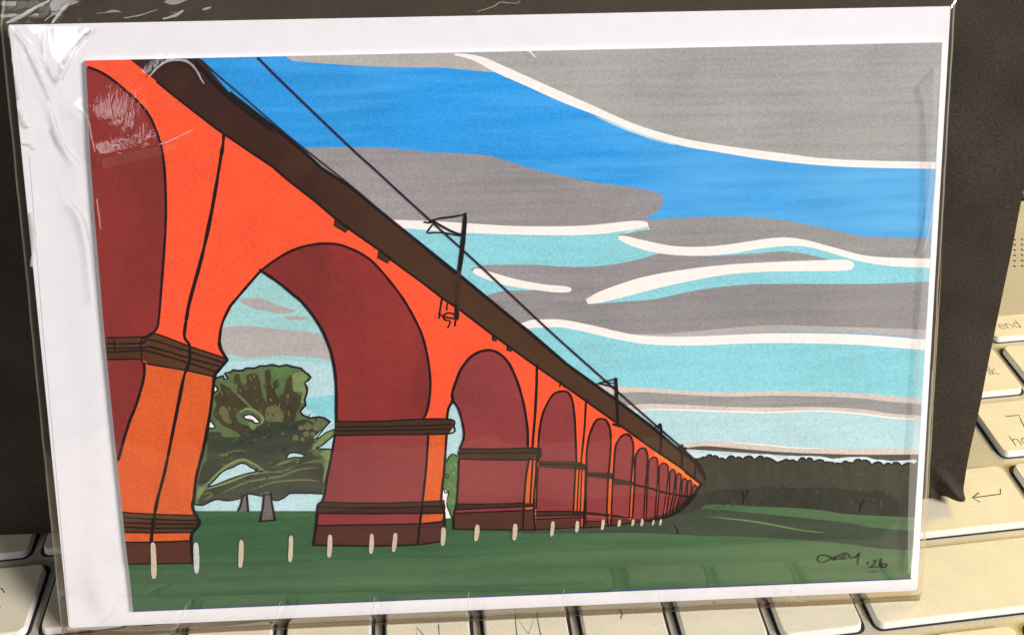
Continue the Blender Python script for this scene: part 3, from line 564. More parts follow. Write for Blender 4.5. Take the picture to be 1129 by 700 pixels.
for l, w in (([(592, 402), (591.5, 425), (590, 455), (588, 480), (587, 493)], 2.8), ([(646, 440), (644.5, 470), (641, 505), (640.5, 511)], 2.2), ([(583.5, 505), (580, 525), (577.7, 554), (576.5, 582)], 2.2), ([(587.5, 505), (584.5, 553)], 1.8), ([(591.5, 503), (591, 520), (588.5, 554), (590, 583)], 2.2),
             ([(634.5, 516), (633, 545), (632, 566)], 2.0), ([(638.5, 517), (636, 566)], 1.5), ([(641.5, 517), (639.5, 566)], 1.5), ([(645.8, 517), (645, 545), (643, 580)], 2.0), ([(593, 514), (591, 560)], 2.0),
             ([(646.5, 525), (645.5, 578)], 1.6), ([(670.5, 527), (669, 566), (671, 578)], 1.9), ([(675.5, 529), (673.5, 578)], 1.8), ([(695.5, 534), (693.5, 570)], 1.6), ([(699.5, 534), (697, 574)], 1.8), ([(711.5, 536), (709.5, 572)], 1.8), ([(713.5, 538), (712, 572)], 1.7), ([(724, 541), (722, 570)], 1.7), ([(726.5, 542), (724, 570)], 1.6), ([(734.5, 544), (731, 568)], 1.6), ([(738, 544), (734, 567)], 1.6), ([(742.3, 544), (738, 565)], 1.5), ([(745, 545), (741, 564)], 1.5), ([(749, 546), (745, 561)], 1.5), ([(751.5, 546), (747, 560)], 1.4), ([(754.3, 547), (750, 557)], 1.4), ([(757.5, 547), (753, 556)], 1.4), ([(760.2, 547), (756, 553)], 1.3),
             ([(591, 563), (633, 563), (645, 564)], 1.6), ([(591, 568), (645, 567)], 1.5), ([(591, 571.5), (643, 569)], 1.4), ([(645, 573.5), (671, 574)], 1.3), ([(645, 564), (672, 566.3)], 1.4), ([(674, 567), (696, 569.5)], 1.3), ([(643, 581), (671, 579), (700, 575), (739, 568.5), (760, 553.5), (772, 536)], 1.6), ([(716, 573), (740, 567), (759, 552.5), (773, 533)], 3.6), ([(591, 583), (643, 580.5)], 1.4),
             ([(699, 533.5), (718.5, 538), (731.7, 542), (746, 544.7), (757, 546.5), (765, 547)], 2.4), ([(593.5, 510.5), (636, 512), (647, 514.5)], 1.2), ([(645.5, 522), (677, 524)], 1.2), ([(762, 505), (768, 510), (774, 520)], 5.0), ([(766, 506), (772, 514), (776, 524)], 3.5), ([(755, 520), (768, 530)], 1.2)):
    s.stroke(INK, l, w)
# wires
s.stroke(WIRE, [(285, 64), (314, 93), (386, 162), (412.6, 186), (450, 220.5), (508.5, 273.6), (550, 312), (596, 355), (620, 377), (665, 417), (724, 469), (750, 491.5), (768, 508)], 2.0, jitter=.1)
s.stroke(WIRE, [(222, 66), (244, 86), (269, 107), (314, 146), (345, 171), (397, 212.5), (447, 256), (500, 302)], 1.15, jitter=.1)
# masts and their brackets
G1 = lambda pts: [(455+x/14.0, 225+y/14.0) for x, y in pts]
G2 = lambda pts: [(470+x/14.0, 315+y/14.0) for x, y in pts]
s.stroke(INK, G1([(815, 150), (800, 350), (775, 600), (740, 900), (705, 1120)]), 4.6, taper=.35); s.stroke(BANDD, [(506, 300), (504, 325), (503.4, 350)], 5.0)
for l, w in ((G1([(800, 160), (600, 195), (420, 218), (330, 240), (270, 258)]), 2.0), (G1([(185, 272), (260, 285), (320, 260)]), 1.8), (G1([(310, 250), (430, 325), (600, 415), (760, 475)]), 2.2), (G1([(305, 320), (230, 435), (330, 437), (480, 440), (640, 470), (760, 490)]), 1.6),
             (G2([(245, 190), (220, 330), (198, 490)]), 2.0), (G2([(325, 270), (315, 370)]), 1.6), (G2([(250, 465), (330, 415), (440, 440), (460, 500), (350, 490), (270, 470), (290, 520), (370, 545), (335, 640)]), 1.9), (G2([(455, 530), (440, 610)]), 1.9), (G2([(455, 290), (480, 510)]), 2.6),
             ([(679, 417), (680, 440), (681, 467)], 3.2), ([(660, 422), (678, 417.5)], 1.8), ([(660, 422), (670, 424.5), (679, 427)], 1.8), ([(664, 421), (678, 421.5)], 1.2), ([(676, 467), (684, 469.5)], 2.6),
             ([(728, 467), (729, 475), (727.5, 500)], 2.6), ([(722, 470.5), (728, 467.5), (725, 472)], 1.5), ([(752, 490), (751.5, 515)], 2.4), ([(748, 493), (756, 494)], 3.4), ([(754, 498), (758, 503)], 3.2), ([(767, 505), (766, 528)], 2.0)):
    s.stroke(INK, l, w, n=4)
# fence posts dabbed in paint
for (x0, y0, x1, y1, w, m) in ((169, 599, 170, 635, 6, POST), (216.3, 599, 217, 629, 6, POSTW), (266.3, 596, 265.2, 623, 5, POST), (321, 591, 320, 617, 4.8, POST), (364, 590, 363, 612, 5, POST), (410, 589, 409, 608, 4.6, POST), (436, 588, 434, 606, 4.6, POST), (489, 582, 488, 599, 5.2, POST), (526.3, 579, 524.7, 594, 5, POST), (568, 578, 567, 593, 5, POST), (609.5, 575, 608, 589, 4, POST), (636.5, 574.5, 635.7, 584.5, 4, POST), (665, 573, 663.7, 582, 3.8, POST), (683, 573, 682, 578.5, 3.4, POST), (698, 572.5, 697, 578, 3, POST), (708, 572, 707, 578, 3, POST), (720.5, 573, 719.3, 577.5, 2.2, POST), (728.5, 572, 727.3, 577.5, 2.4, POST)):
    s.stroke(m, [(x0, y0), ((x0+x1)/2+.3, (y0+y1)/2), (x1, y1)], w, taper=.25, jitter=.15)
s.build('ink_outlines', pic)

# ---- signature
s = Sheet()
SG = lambda pts: [(890+x/10.26, 595+y/10.26) for x, y in pts]
s.stroke(INK, SG([(330, 180), (290, 195), (230, 225), (180, 245), (130, 235), (115, 205), (140, 172), (190, 165), (250, 180), (290, 205), (330, 215), (370, 205)]), 1.15, n=5)
s.stroke(INK, SG([(290, 225), (330, 190), (380, 160), (430, 138), (440, 150), (410, 180), (380, 195), (400, 210), (440, 195)]), 1.15)
s.stroke(INK, SG([(455, 150), (475, 160), (480, 190), (510, 195), (550, 185), (590, 140)]), 1.2); s.stroke(INK, SG([(590, 138), (578, 190), (568, 270)]), 1.15)
s.stroke(INK, SG([(688, 240), (684, 270)]), 1.3); s.stroke(INK, SG([(745, 230), (770, 220), (775, 240), (750, 275), (715, 300), (700, 303), (760, 298), (800, 300)]), 1.3)
s.stroke(INK, SG([(835, 205), (832, 240), (828, 280), (845, 298), (880, 298), (900, 280), (890, 262), (860, 265), (835, 280)]), 1.7); s.stroke(INK, SG([(700, 352), (800, 352)]), 1.1)
s.build('signature', pic)
# ---- the print's own layers end here

# ================================================================== ENVELOPE
env = empty('white_envelope', EMAT)
tag(env, 'plain white paper envelope behind the printed card inside the clear sleeve', 'envelope')
epap = surf('envelope_paper', (0.865, 0.845, 0.885), rough=0.7, spec=0.15, nscale=260, var=0.02, bump=0.12, bscale=500)
r = 0.6
slab('back_panel', [(0.2, 0.2), (EW-0.2, 0.2), (EW-0.2, EH-0.2), (0.2, EH-0.2)], -0.75, -0.42, epap, env, 0.08)
slab('front_panel', [(0, r), (r*.3, r*.3), (r, 0), (EW-r, 0), (EW-r*.3, r*.3), (EW, r), (EW, EH), (0, EH)], -0.40, 0.0, epap, env, 0.08)
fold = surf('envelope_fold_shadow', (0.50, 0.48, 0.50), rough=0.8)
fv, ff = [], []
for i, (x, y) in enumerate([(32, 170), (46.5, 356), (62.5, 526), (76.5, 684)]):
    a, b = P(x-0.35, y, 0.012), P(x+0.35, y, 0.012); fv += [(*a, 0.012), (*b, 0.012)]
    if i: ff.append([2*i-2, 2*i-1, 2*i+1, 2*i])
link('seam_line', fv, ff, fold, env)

# ================================================================== CLEAR SLEEVE
slv = empty('cellophane_sleeve', EMAT)
tag(slv, 'crinkled clear cellophane sleeve wrapped round the card and envelope', 'plastic sleeve')
_a, _b, _c = P(152, 158, 1.2), P(140, 128, 1.2), P(190, 74, 1.2)
FILM = film_mat('clear_film', 1.6, 0.03, spot=[(*_a, 7.5, 3.6, 0.55), (*_b, 9, 8, 0.35), (*_c, 6, 3, 0.4)]); FILMB = film_mat('clear_film_rear', 1.0, 0.10, haze=0.10, hazecol=(0.55, 0.40, 0.26, 1), bump=0.6)
SEAM = film_mat('film_seam', 2.0, 0.2, haze=0.55, hazecol=(0.72, 0.66, 0.52, 1)); CREASE = film_mat('film_crease', 7.0, 0.35, haze=0.45, hazecol=(0.98, 0.97, 0.95, 1)); CREASE_T = film_mat('film_crease_tan', 2.5, 0.25, haze=0.5, hazecol=(0.8, 0.66, 0.5, 1))
XL, XR, YB, YT = -1.45, 162.9, -2.4, 121.0
cx0, cx1 = min(p[0] for p in OUT), max(p[0] for p in OUT); cy0, cy1 = min(p[1] for p in OUT), max(p[1] for p in OUT)
RIDGE = []      # raised folds of the film: polyline (mm), height, width
def ridge(px, h, w): RIDGE.append(([P(x, y, 1.2) for x, y in px], h, w))
ridge([(10, 30), (30, 70), (52, 105), (60, 120)], 0.5, 0.9); ridge([(16, 30), (38, 52), (62, 108)], 0.45, 0.7)
ridge([(52, 32), (55, 55), (70, 87), (80, 66), (104, 34)], 0.45, 0.6); ridge([(58, 125), (72, 150), (92, 182)], 0.5, 0.9)
ridge([(30, 85), (50, 140), (62, 183), (80, 226)], 0.25, 0.5); ridge([(80, 226), (92, 240), (100, 268), (106, 300), (108, 330)], 0.5, 0.7)
ridge([(88, 120), (100, 128), (104, 158), (112, 168), (180, 160), (215, 142)], 0.5, 1.0)
ridge([(165, 82), (180, 70), (200, 67), (214, 74), (226, 94)], 0.5, 0.9); ridge([(118, 172), (150, 162), (184, 152)], 1.5, 2.0)
ridge([(1034, 60), (1022, 95), (1012, 120), (1020, 170), (1016, 280), (1008, 400), (1002, 520), (1000, 620)], 0.35, 1.3); ridge([(1031, 190), (1018, 270)], 0.4, 0.6)
def segdist(x, y, a, b):
    dx, dy = b[0]-a[0], b[1]-a[1]; t = max(0, min(1, ((x-a[0])*dx+(y-a[1])*dy)/(dx*dx+dy*dy+1e-9)))
    return math.hypot(x-a[0]-t*dx, y-a[1]-t*dy)
RB = [(min(p[0] for p in R[0])-3, max(p[0] for p in R[0])+3, min(p[1] for p in R[0])-3, max(p[1] for p in R[0])+3) for R in RIDGE]
CRK = P(150, 140, 1.2)
def film_z(x, y):
    d = math.hypot(max(cx0-x, 0, x-cx1), max(cy0-y, 0, y-cy1))
    z = 0.55 + 0.95*math.exp(-(d/5.0)**2)
    e = max(-x, x-EW, -y, y-EH, 0.0)
    if e > 0: z = z*math.exp(-(e/0.9)**2) - 0.05
    z += 0.09*noise.noise(Vector((x*0.05, y*0.06, 1.7))) + 0.04*noise.noise(Vector((x*0.16, y*0.13, 8.1)))
    g = math.exp(-(((x-CRK[0])/6.5)**2 + ((y-CRK[1])/4.2)**2))
    if g > 0.03: z += 0.85*g + g*0.09*noise.noise(Vector((x*1.5, y*1.0, 4.4))) + g*0.08*noise.noise(Vector((x*0.5, y*1.2, 2.4)))
    c = math.exp(-((x/9)**2+((y-108)/16)**2))
    if c > 0.03: z += c*(0.18+0.09*noise.noise(Vector((x*0.45-y*0.12, y*0.10, 6.2))))
    for (pl, h, w), bb in zip(RIDGE, RB):
        if bb[0] < x < bb[1] and bb[2] < y < bb[3]:
            dd = min(segdist(x, y, pl[i], pl[i+1]) for i in range(len(pl)-1)); z += (0.30 if x < cx0-0.5 else 0.40)*h*math.exp(-(dd/w)**2)
    z += 1.5*math.exp(-((y-11.0)/8.0)**2)*max(0.0, min(1.0, (x+1)/10, (EW+1-x)/10))
    if y > EH: z += 0.5*noise.noise(Vector((x*0.12, y*0.35, 5.5)))*min(1, (y-EH)/2)
    return z
def frange(a, b, n): return [a+(b-a)*i/n for i in range(n+1)]
NX, NY = 330, 250
gx, gy = frange(XL, XR, NX), frange(YB, YT, NY)
fv = []
for y in gy:
    for x in gx:
        xx = x + max(0, (y-EH-0.3)*0.20)*max(0.0, 1-(x-XL)/12)
        fv.append((xx, y, film_z(x, y)))
ff = [[j*(NX+1)+i, j*(NX+1)+i+1, (j+1)*(NX+1)+i+1, (j+1)*(NX+1)+i] for j in range(NY) for i in range(NX)]
link('front_film', fv, ff, FILM, slv, smooth=True)
bx, by = frange(XL, XR, 60), frange(YB, YT, 50)
bv = [(max(x, XL+max(0, (y-EH-.3)*.2)), y, -0.95+0.10*noise.noise(Vector((x*.2, y*.3, 3)))) for y in by for x in bx]
bf = [[j*61+i, j*61+i+1, (j+1)*61+i+1, (j+1)*61+i] for j in range(50) for i in range(60)]
link('back_film', bv, bf, FILMB, slv, smooth=True)
def film_strip(name, q, mat, n=40, dz=0.03):
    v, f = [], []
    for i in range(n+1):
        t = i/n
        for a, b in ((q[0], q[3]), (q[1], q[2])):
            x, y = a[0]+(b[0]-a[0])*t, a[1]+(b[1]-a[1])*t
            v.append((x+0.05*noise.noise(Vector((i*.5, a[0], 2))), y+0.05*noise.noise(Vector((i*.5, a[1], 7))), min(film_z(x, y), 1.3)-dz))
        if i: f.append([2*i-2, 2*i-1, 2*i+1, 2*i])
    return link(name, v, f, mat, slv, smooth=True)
SHADE_FILM = film_mat('shade_tinted_film', 1.2, 0.15, tint=(0.60, 0.53, 0.44, 1)); VEIL = film_mat('film_overlap', 1.6, 0.12, haze=0.17, hazecol=(0.92, 0.93, 0.95, 1))  # brown tint stands in for the shade seen through the sleeve's margins
film_strip('bottom_shade_strip', [(XL+.2, YB+.15), (XL+.2, -0.03), (XR-.4, -0.03), (XR-.4, YB+.15)], SHADE_FILM, 90)
film_strip('left_shade_strip', [(-0.05, 0), (XL+.3, 0), (XL+.3, EH), (-0.05, EH)], SHADE_FILM, 60)
vl = [(1013, 96), (1019.5, 130), (1020, 200), (1016, 300), (1008.5, 400), (1003, 500), (999, 590), (1000, 630)]; vr = [(1036, 70), (1033, 130), (1030, 200), (1025, 300), (1019, 400), (1012, 500), (1007, 590), (1004, 630)]
vv, vf = [], []
for i, (a, b) in enumerate(zip(cr(vl, 6), cr(vr, 6))):
    a, b = P(*a, 1.4), P(*b, 1.4); vv += [(*a, film_z(*a)+0.05), (*b, film_z(*b)+0.05)]
    if i: vf.append([2*i-2, 2*i-1, 2*i+1, 2*i])
link('overlap_flap', vv, vf, VEIL, slv, smooth=True)
def ribbon(name, pts, w, mat, parent, dz=0.04):
    v, f = [], []; m = len(pts)
    for i in range(m):
        a, b = pts[max(i-1, 0)], pts[min(i+1, m-1)]; dx, dy = b[0]-a[0], b[1]-a[1]; l = math.hypot(dx, dy) or 1
        ww = w[i] if isinstance(w, list) else w
        v += [(pts[i][0]-dy/l*ww/2, pts[i][1]+dx/l*ww/2, pts[i][2]+dz), (pts[i][0], pts[i][1], pts[i][2]+dz+0.06), (pts[i][0]+dy/l*ww/2, pts[i][1]-dx/l*ww/2, pts[i][2]+dz)]
        if i: k = 3*i; f += [[k-3, k-2, k+1, k], [k-2, k-1, k+2, k+1]]
    return link(name, v, f, mat, parent, smooth=True)
def edge_pts(a, b, n, inset=0.0):
    return [(a[0]+(b[0]-a[0])*i/n+0.12*noise.noise(Vector((i*.37, a[0], b[1]))), a[1]+(b[1]-a[1])*i/n+0.10*noise.noise(Vector((i*.41, a[1], b[0]))), -0.3) for i in range(n+1)]
ribbon('edge_seam', edge_pts((XL+.15, YB), (XL+.15, EH+.3), 60), 0.34, SEAM, slv)
ribbon('edge_seam', edge_pts((XL+.15, EH+.3), (XL+1.1, EH+4.6), 8), 0.34, SEAM, slv)
ribbon('edge_seam', edge_pts((XL+1.0, EH+4.7), (40, EH+4.95), 30), 0.45, SEAM, slv)
ribbon('edge_seam', edge_pts((XL, YB+.15), (XR, YB+.15), 90), 0.26, SEAM, slv)
ribbon('edge_seam', edge_pts((XR-.15, YB), (XR-.15, YT), 60), 0.30, SEAM, slv)
def crease_glint(px, w, mat=CREASE, n=5):  # pale ribbons serve both real creases and painted glints
    pts = cr([P(x, y, 1.0) for x, y in px], n); m = len(pts)
    q = [(x+0.10*noise.noise(Vector((x*1.3, y*1.3, 1))), y+0.10*noise.noise(Vector((x*1.3, y*1.3, 9))), film_z(x, y)) for x, y in pts]
    ws = [w*(0.35+0.65*math.sin(math.pi*min(1, max(0, (i+.5)/m)))**0.6)*(1+0.55*noise.noise(Vector((pts[i][0]*1.1, pts[i][1]*1.1, 5)))) for i in range(m)]
    ribbon('crease_glint', q, ws, mat, slv, 0.05)
crease_glint([(52, 32), (51, 44), (55, 62), (62, 80), (70, 87)], 0.42); crease_glint([(70, 88), (76, 74), (82, 60), (92, 46), (100, 38), (106, 32)], 0.50)
crease_glint([(98, 34), (103, 36), (107, 31)], 0.6)
crease_glint([(18, 33), (30, 48), (40, 70), (52, 90), (61, 108)], 0.45); crease_glint([(10, 30), (13, 44), (16, 75), (22, 110)], 0.8); crease_glint([(58, 118), (66, 145), (76, 163), (90, 180)], 0.42); crease_glint([(60, 140), (66, 155), (80, 170)], 0.34)
crease_glint([(80, 224), (90, 233), (96, 247), (101, 268), (104, 290)], 0.5); crease_glint([(103, 288), (106, 310), (108, 332)], 0.32); crease_glint([(33, 235), (36, 250), (37, 270), (34, 295)], 0.8)
crease_glint([(22, 120), (28, 138), (34, 140)], 0.5); crease_glint([(24, 158), (34, 160), (40, 166)], 0.35); crease_glint([(84, 118), (98, 128), (103, 150), (107, 166)], 0.26, CREASE_T)
crease_glint([(108, 218), (110, 235), (112, 252)], 0.25, CREASE_T)
crease_glint([(166, 84), (176, 73), (190, 66), (206, 67), (216, 75), (226, 92)], 0.42); crease_glint([(178, 157), (190, 153), (214, 142)], 0.2)
for k in range(9):  # thin pale ribbons draw the streaky sheen on the film
    x = random.uniform(128, 180); y = 157+random.gauss(0, 4.5); l = random.uniform(2, 7)
    crease_glint([(x-l, y+random.uniform(-1, 1)), (x, y+random.uniform(-2, 2)), (x+l, y+random.uniform(-2, 1))], random.uniform(0.04, 0.12), CREASE, 2)
for k in range(8):  # tan ribbons draw the warmer part of that sheen
    x = random.uniform(108, 165); y = 118+random.gauss(0, 8); l = random.uniform(1, 3)
    crease_glint([(x-l*.5, y+l), (x, y), (x+l*.4, y-l)], random.uniform(0.04, 0.10), CREASE_T, 2)
crease_glint([(6, 26), (20, 20), (36, 10), (52, 2)], 0.62); crease_glint([(56, 26), (64, 15), (74, 4)], 0.5); crease_glint([(48, 24), (56, 17), (66, 10)], 0.22, CREASE_T)
crease_glint([(135, 20.5), (150, 18.5), (171, 12)], 0.16); crease_glint([(178, 22), (192, 18), (200, 13)], 0.42); crease_glint([(222, 12), (231, 9)], 0.3)
crease_glint([(526, 14), (545, 8), (552, 4), (570, 5), (574, 1)], 0.16, CREASE_T)
crease_glint([(576, 50), (584, 57), (590, 63)], 0.14)
crease_glint([(1031, 178), (1027, 220), (1020, 262), (1014, 278)], 0.30); crease_glint([(1013, 590), (1005, 596), (1003, 612), (1001, 622)], 0.3)
for x0, y0, x1, y1 in ((191, 700, 208, 660), (300, 690, 311, 656), (408, 688, 414, 652), (514, 682, 517, 646), (619, 679, 621, 643), (728, 673, 725, 643), (833, 668, 832, 642), (866, 668, 872, 640)):  # pale ribbons drawn where the film mirrors the key edges
    crease_glint([(x0, y0), ((x0+x1)/2, (y0+y1)/2), (x1, y1)], 0.13)
crease_glint([(873, 668), (872, 656), (880, 660), (893, 664)], 0.14, CREASE_T)

# ================================================================== LAPTOP
lap = tag(empty('laptop', Matrix.Identity(4)), 'open silver laptop whose keyboard carries the card and the black folder', 'laptop')
keym = surf('champagne_key_plastic', (0.69, 0.625, 0.465), rough=0.42, spec=0.35, nscale=130, var=0.05, speck=0.075, sscale=2600, bump=0.05, bscale=2500)
deckm = surf('champagne_deck_metal', (0.50, 0.45, 0.36), rough=0.42, metal=0.25, nscale=90, var=0.06, speck=0.10, sscale=2600)
sidem = surf('key_side_lit', (0.84, 0.83, 0.80), rough=0.35, spec=0.5, nscale=130, var=0.03); wellm = surf('key_gap_black', (0.012, 0.011, 0.010), rough=0.7); legm = surf('legend_grey_print', (0.055, 0.046, 0.038), rough=0.6)  # key sides painted paler than the tops to imitate light on the fronts
holem = surf('speaker_hole_black', (0.02, 0.016, 0.012), rough=0.8); lidm = surf('lid_grey_plastic', (0.16, 0.16, 0.165), rough=0.5); hingem = surf('hinge_black', (0.012, 0.012, 0.013), rough=0.4)
KS, KG, RY, GY = 18.6383, 3.55244, 18.6358, 3.93661
XN = 7.75*KS - 4.64122
HK = 1.6
def rrect(x0, x1, y0, y1, r, n=5):
    out = []
    for cx, cy, a0 in ((x1-r, y1-r, 0), (x0+r, y1-r, 90), (x0+r, y0+r, 180), (x1-r, y0+r, 270)):
        for k in range(n+1):
            a = math.radians(a0+90*k/n); out.append((cx+r*math.cos(a), cy+r*math.sin(a)))
    return out
WV, WF = [], []
def make_key(x0, x1, y0, y1):
    """x0..y1: edges of the flat top face"""
    e = 0.30; w, h = (x1-x0), (y1-y0); ox, oy = (x0+x1)/2, (y0+y1)/2
    rings = []
    for d, z in ((e+0.12, -HK), (e, -0.42), (e*0.75, -0.14), (e*0.3, -0.02), (-0.05, 0.0)):
        rr = rrect(-w/2-d, w/2+d, -h/2-d, h/2+d, 1.15+d); rings.append([(x, y, z) for x, y in rr])
    n = len(rings[0]); v = [q for r_ in rings for q in r_]; f = [list(range(4*n, 5*n))]
    for k in range(4):
        for i in range(n): j = (i+1) % n; f.append([k*n+i, k*n+j, (k+1)*n+j, (k+1)*n+i])
    o = link('key', v, f, [keym, sidem], lap, [0]+[1]*(2*n)+[0]*(2*n)); o.location = (ox*S, oy*S, 0)
    b = len(WV); wr = rrect(x0-1.15, x1+1.15, y0-0.85, y1+1.15, 1.9); WV.extend([(x, y, -HK+0.03) for x, y in wr]); WF.append(list(range(b, b+len(wr))))
    return o, ox, oy
# single-stroke lettering in a 1 x 1.4 box
G = {'N': [[(0, 0), (0, 1.4), (1, 0), (1, 1.4)]], 'M': [[(0, 0), (0.06, 1.4), (.55, .45), (1.04, 1.4), (1.1, 0)]], 'B': [[(0, 0), (0, 1.4), (.6, 1.4), (.85, 1.2), (.85, .95), (.6, .75), (0, .75)], [(.6, .75), (.95, .55), (.95, .2), (.65, 0), (0, 0)]], 'V': [[(0, 1.4), (.5, 0), (1, 1.4)]],
     'C': [[(1, 1.15), (.75, 1.4), (.35, 1.4), (0, 1), (0, .4), (.35, 0), (.75, 0), (1, .25)]], 'X': [[(0, 0), (1, 1.4)], [(0, 1.4), (1, 0)]], 'S': [[(.9, 1.15), (.7, 1.4), (.3, 1.4), (.05, 1.1), (.25, .8), (.7, .65), (.95, .35), (.7, 0), (.25, 0), (0, .25)]], 'D': [[(0, 0), (0, 1.4), (.5, 1.4), (.95, 1), (.95, .4), (.5, 0), (0, 0)]],
     'A': [[(0, 0), (.5, 1.4), (1, 0)], [(.18, .5), (.82, .5)]], 'F': [[(0, 0), (0, 1.4), (.9, 1.4)], [(0, .75), (.75, .75)]], 'L': [[(0, 1.4), (0, 0), (.8, 0)]], 'K': [[(0, 0), (0, 1.4)], [(.9, 1.4), (0, .6), (.95, 0)]], 'Z': [[(0, 1.4), (1, 1.4), (0, 0), (1, 0)]], '7': [[(0, 1.4), (.9, 1.4), (.75, .9), (.62, 0)]], '4': [[(.7, 0), (.7, 1.4), (0, .45), (1, .45)]], '8': [[(.5, .75), (.1, 1.05), (.5, 1.4), (.9, 1.05), (.5, .75), (0, .4), (.5, 0), (1, .4), (.5, .75)]],
     ',': [[(.15, .2), (.3, .15), (.3, -.05), (.15, -.3)]], '.': [[(.1, 0), (.25, 0)]], '/': [[(0, -.1), (.6, 1.4)]], 'e': [[(0, .5), (.75, .5), (.7, .8), (.4, .95), (.1, .8), (0, .5), (.1, .12), (.45, 0), (.75, .15)]], 'n': [[(0, 0), (0, .95)], [(0, .65), (.3, .95), (.6, .9), (.7, .6), (.7, 0)]], 'd': [[(.7, 0), (.7, 1.4)], [(.7, .7), (.4, .95), (.05, .75), (0, .4), (.15, .05), (.45, 0), (.7, .25)]],
     'h': [[(0, 0), (0, 1.4)], [(0, .65), (.3, .95), (.6, .9), (.7, .6), (.7, 0)]], 'o': [[(.4, .95), (.05, .75), (0, .4), (.15, .05), (.45, 0), (.75, .25), (.78, .6), (.4, .95)]], 'm': [[(0, 0), (0, .95)], [(0, .7), (.25, .95), (.5, .85), (.52, 0)], [(.52, .65), (.8, .95), (1.02, .8), (1.04, 0)]], 'l': [[(.1, 1.4), (.1, 0)]], 'k': [[(0, 0), (0, 1.4)], [(.65, .95), (0, .4), (.7, 0)]], 'u': [[(0, .95), (0, .3), (.2, 0), (.55, .1), (.7, .3)], [(.7, .95), (.7, 0)]], ' ': []}
ADV = {'l': .45, 'm': 1.35, ' ': .5, 'M': 1.5}
def legend(key, kx, ky, text, x, y, size, w=0.22):
    """text printed on a key; x, y = lower left in world mm"""
    sh = Sheet(); sh_z = Sheet.z; Sheet.z = 0.02; cx = x-kx
    for ch in text:
        for st in G.get(ch, []):
            sh.stroke(legm, [(cx+a*size, y-ky+b*size) for a, b in st], w, smooth=False, px=False, jitter=0.05)
        cx += size*ADV.get(ch, 1.05)
    Sheet.z = sh_z
    if sh.v:
        return link('legend', sh.v, sh.f, [legm], key)
def row(k, xs, names=None):
    for i, (a, b) in enumerate(xs):
        o, ox, oy = make_key(a+KG/2, b-KG/2, k*RY+GY/2, (k+1)*RY-GY/2)
        t = names[i] if names else None
        if t: legend(o, ox, oy, t, ox-2.1, oy-3.3, 4.2) if t not in (',', '.', '/') else legend(o, ox, oy, t, ox-1.0, oy+0.6, 3.4)
U = lambda a, b: (a*KS, b*KS)
row(-1, [U(-7.25, -6), U(-6, -5), U(-5, -4), U(-4, -2.6), U(-2.6, 2.5), U(2.5, 3.5), U(3.5, 4.45), U(4.45, 5.5), U(5.5, 6.5), (6.5*KS, XN)])
row(0, [U(-7.25, -5)]+[U(i, i+1) for i in range(-5, 5)]+[(5*KS, XN)], [None, 'Z', 'X', 'C', 'V', 'B', 'N', 'M', ',', '.', '/', None])
row(1, [U(-7.25, -5.5)]+[U(i-.5, i+.5) for i in range(-5, 6)], [None, 'A', 'S', 'D', 'F', None, None, None, None, 'L', None, None])
row(2, [U(-7.25, -5.75)]+[U(i-.75, i+.25) for i in range(-5, 7)])
row(3, [U(i-.25, i+.75) for i in range(-7, 6)]+[(5.75*KS, XN)])
for k in (-1, 0): row(k, [(XN+i*KS, XN+(i+1)*KS) for i in range(4)])
row(1, [(XN+i*KS, XN+(i+1)*KS) for i in range(4)], ['4', None, None, None])
row(2, [(XN+i*KS, XN+(i+1)*KS) for i in range(1, 4)], ['8', None, None])
row(3, [(XN+i*KS, XN+(i+1)*KS) for i in range(1, 4)])
# keys the photograph shows with their print
o, kx, ky = make_key(5.5*KS+KG/2, XN-KG/2, RY+GY/2, 2*RY-GY/2)                                    # enter, bent arrow
sh = Sheet(); zz = Sheet.z; Sheet.z = 0.02
A0, A1 = on_keys(1072, 548.5), on_keys(1103, 544.5); A2 = on_keys(1103, 539); A3, A4 = on_keys(1079, 543), on_keys(1080, 553)
loc = lambda p: (p.x-kx, p.y-ky)
for st in ([loc(A2), loc(A1), loc(A0)], [loc(A3), loc(A0), loc(A4)]): sh.stroke(legm, st, 0.26, smooth=False, px=False, jitter=.05)
Sheet.z = zz; link('legend', sh.v, sh.f, [legm], o)
o, kx, ky = make_key(XN+KG/2, XN+KS-KG/2, 2*RY+GY/2, 3*RY-GY/2); legend(o, kx, ky, '7', 147.6, 44.2, 3.7, 0.26); legend(o, kx, ky, 'home', 145.0, 40.6, 2.0, 0.2)
o, kx, ky = make_key(XN+KG/2, XN+KS-KG/2, 3*RY+GY/2, 4*RY-GY/2); legend(o, kx, ky, 'num lk', 143.4, 63.2, 2.0, 0.2)
fx = [(-135+i*KS*0.985, -135+(i+1)*KS*0.985) for i in range(14)]+[(XN+i*KS, XN+(i+1)*KS) for i in range(4)]
for i, (a, b) in enumerate(fx):
    o, kx, ky = make_key(a+KG/2, b-KG/2, 76.4, 84.2)
    if i == 15: legend(o, kx, ky, 'end', 163.2, 79.2, 2.0, 0.2)
    if i == 14: legend(o, kx, ky, 'home', 143.5, 79.2, 2.0, 0.2)
link('key_wells', WV, WF, wellm, lap)
def box(x0, x1, y0, y1, z0, z1, name, mat, parent, r=2.0):
    rr = rrect(x0, x1, y0, y1, r, 6); n = len(rr); v = []
    for d, z in ((0.4, z0), (0, z0+.4), (0, z1-.4), (0.4, z1)):
        cx, cy = (x0+x1)/2, (y0+y1)/2
        v += [(cx+(x-cx)*(1-d/((x1-x0)/2)), cy+(y-cy)*(1-d/((y1-y0)/2)), z) for x, y in rr]
    f = [list(range(n))[::-1], list(range(3*n, 4*n))]
    for k in range(3):
        for i in range(n): j = (i+1) % n; f.append([k*n+i, k*n+j, (k+1)*n+j, (k+1)*n+i])
    return link(name, v, f, mat, parent)
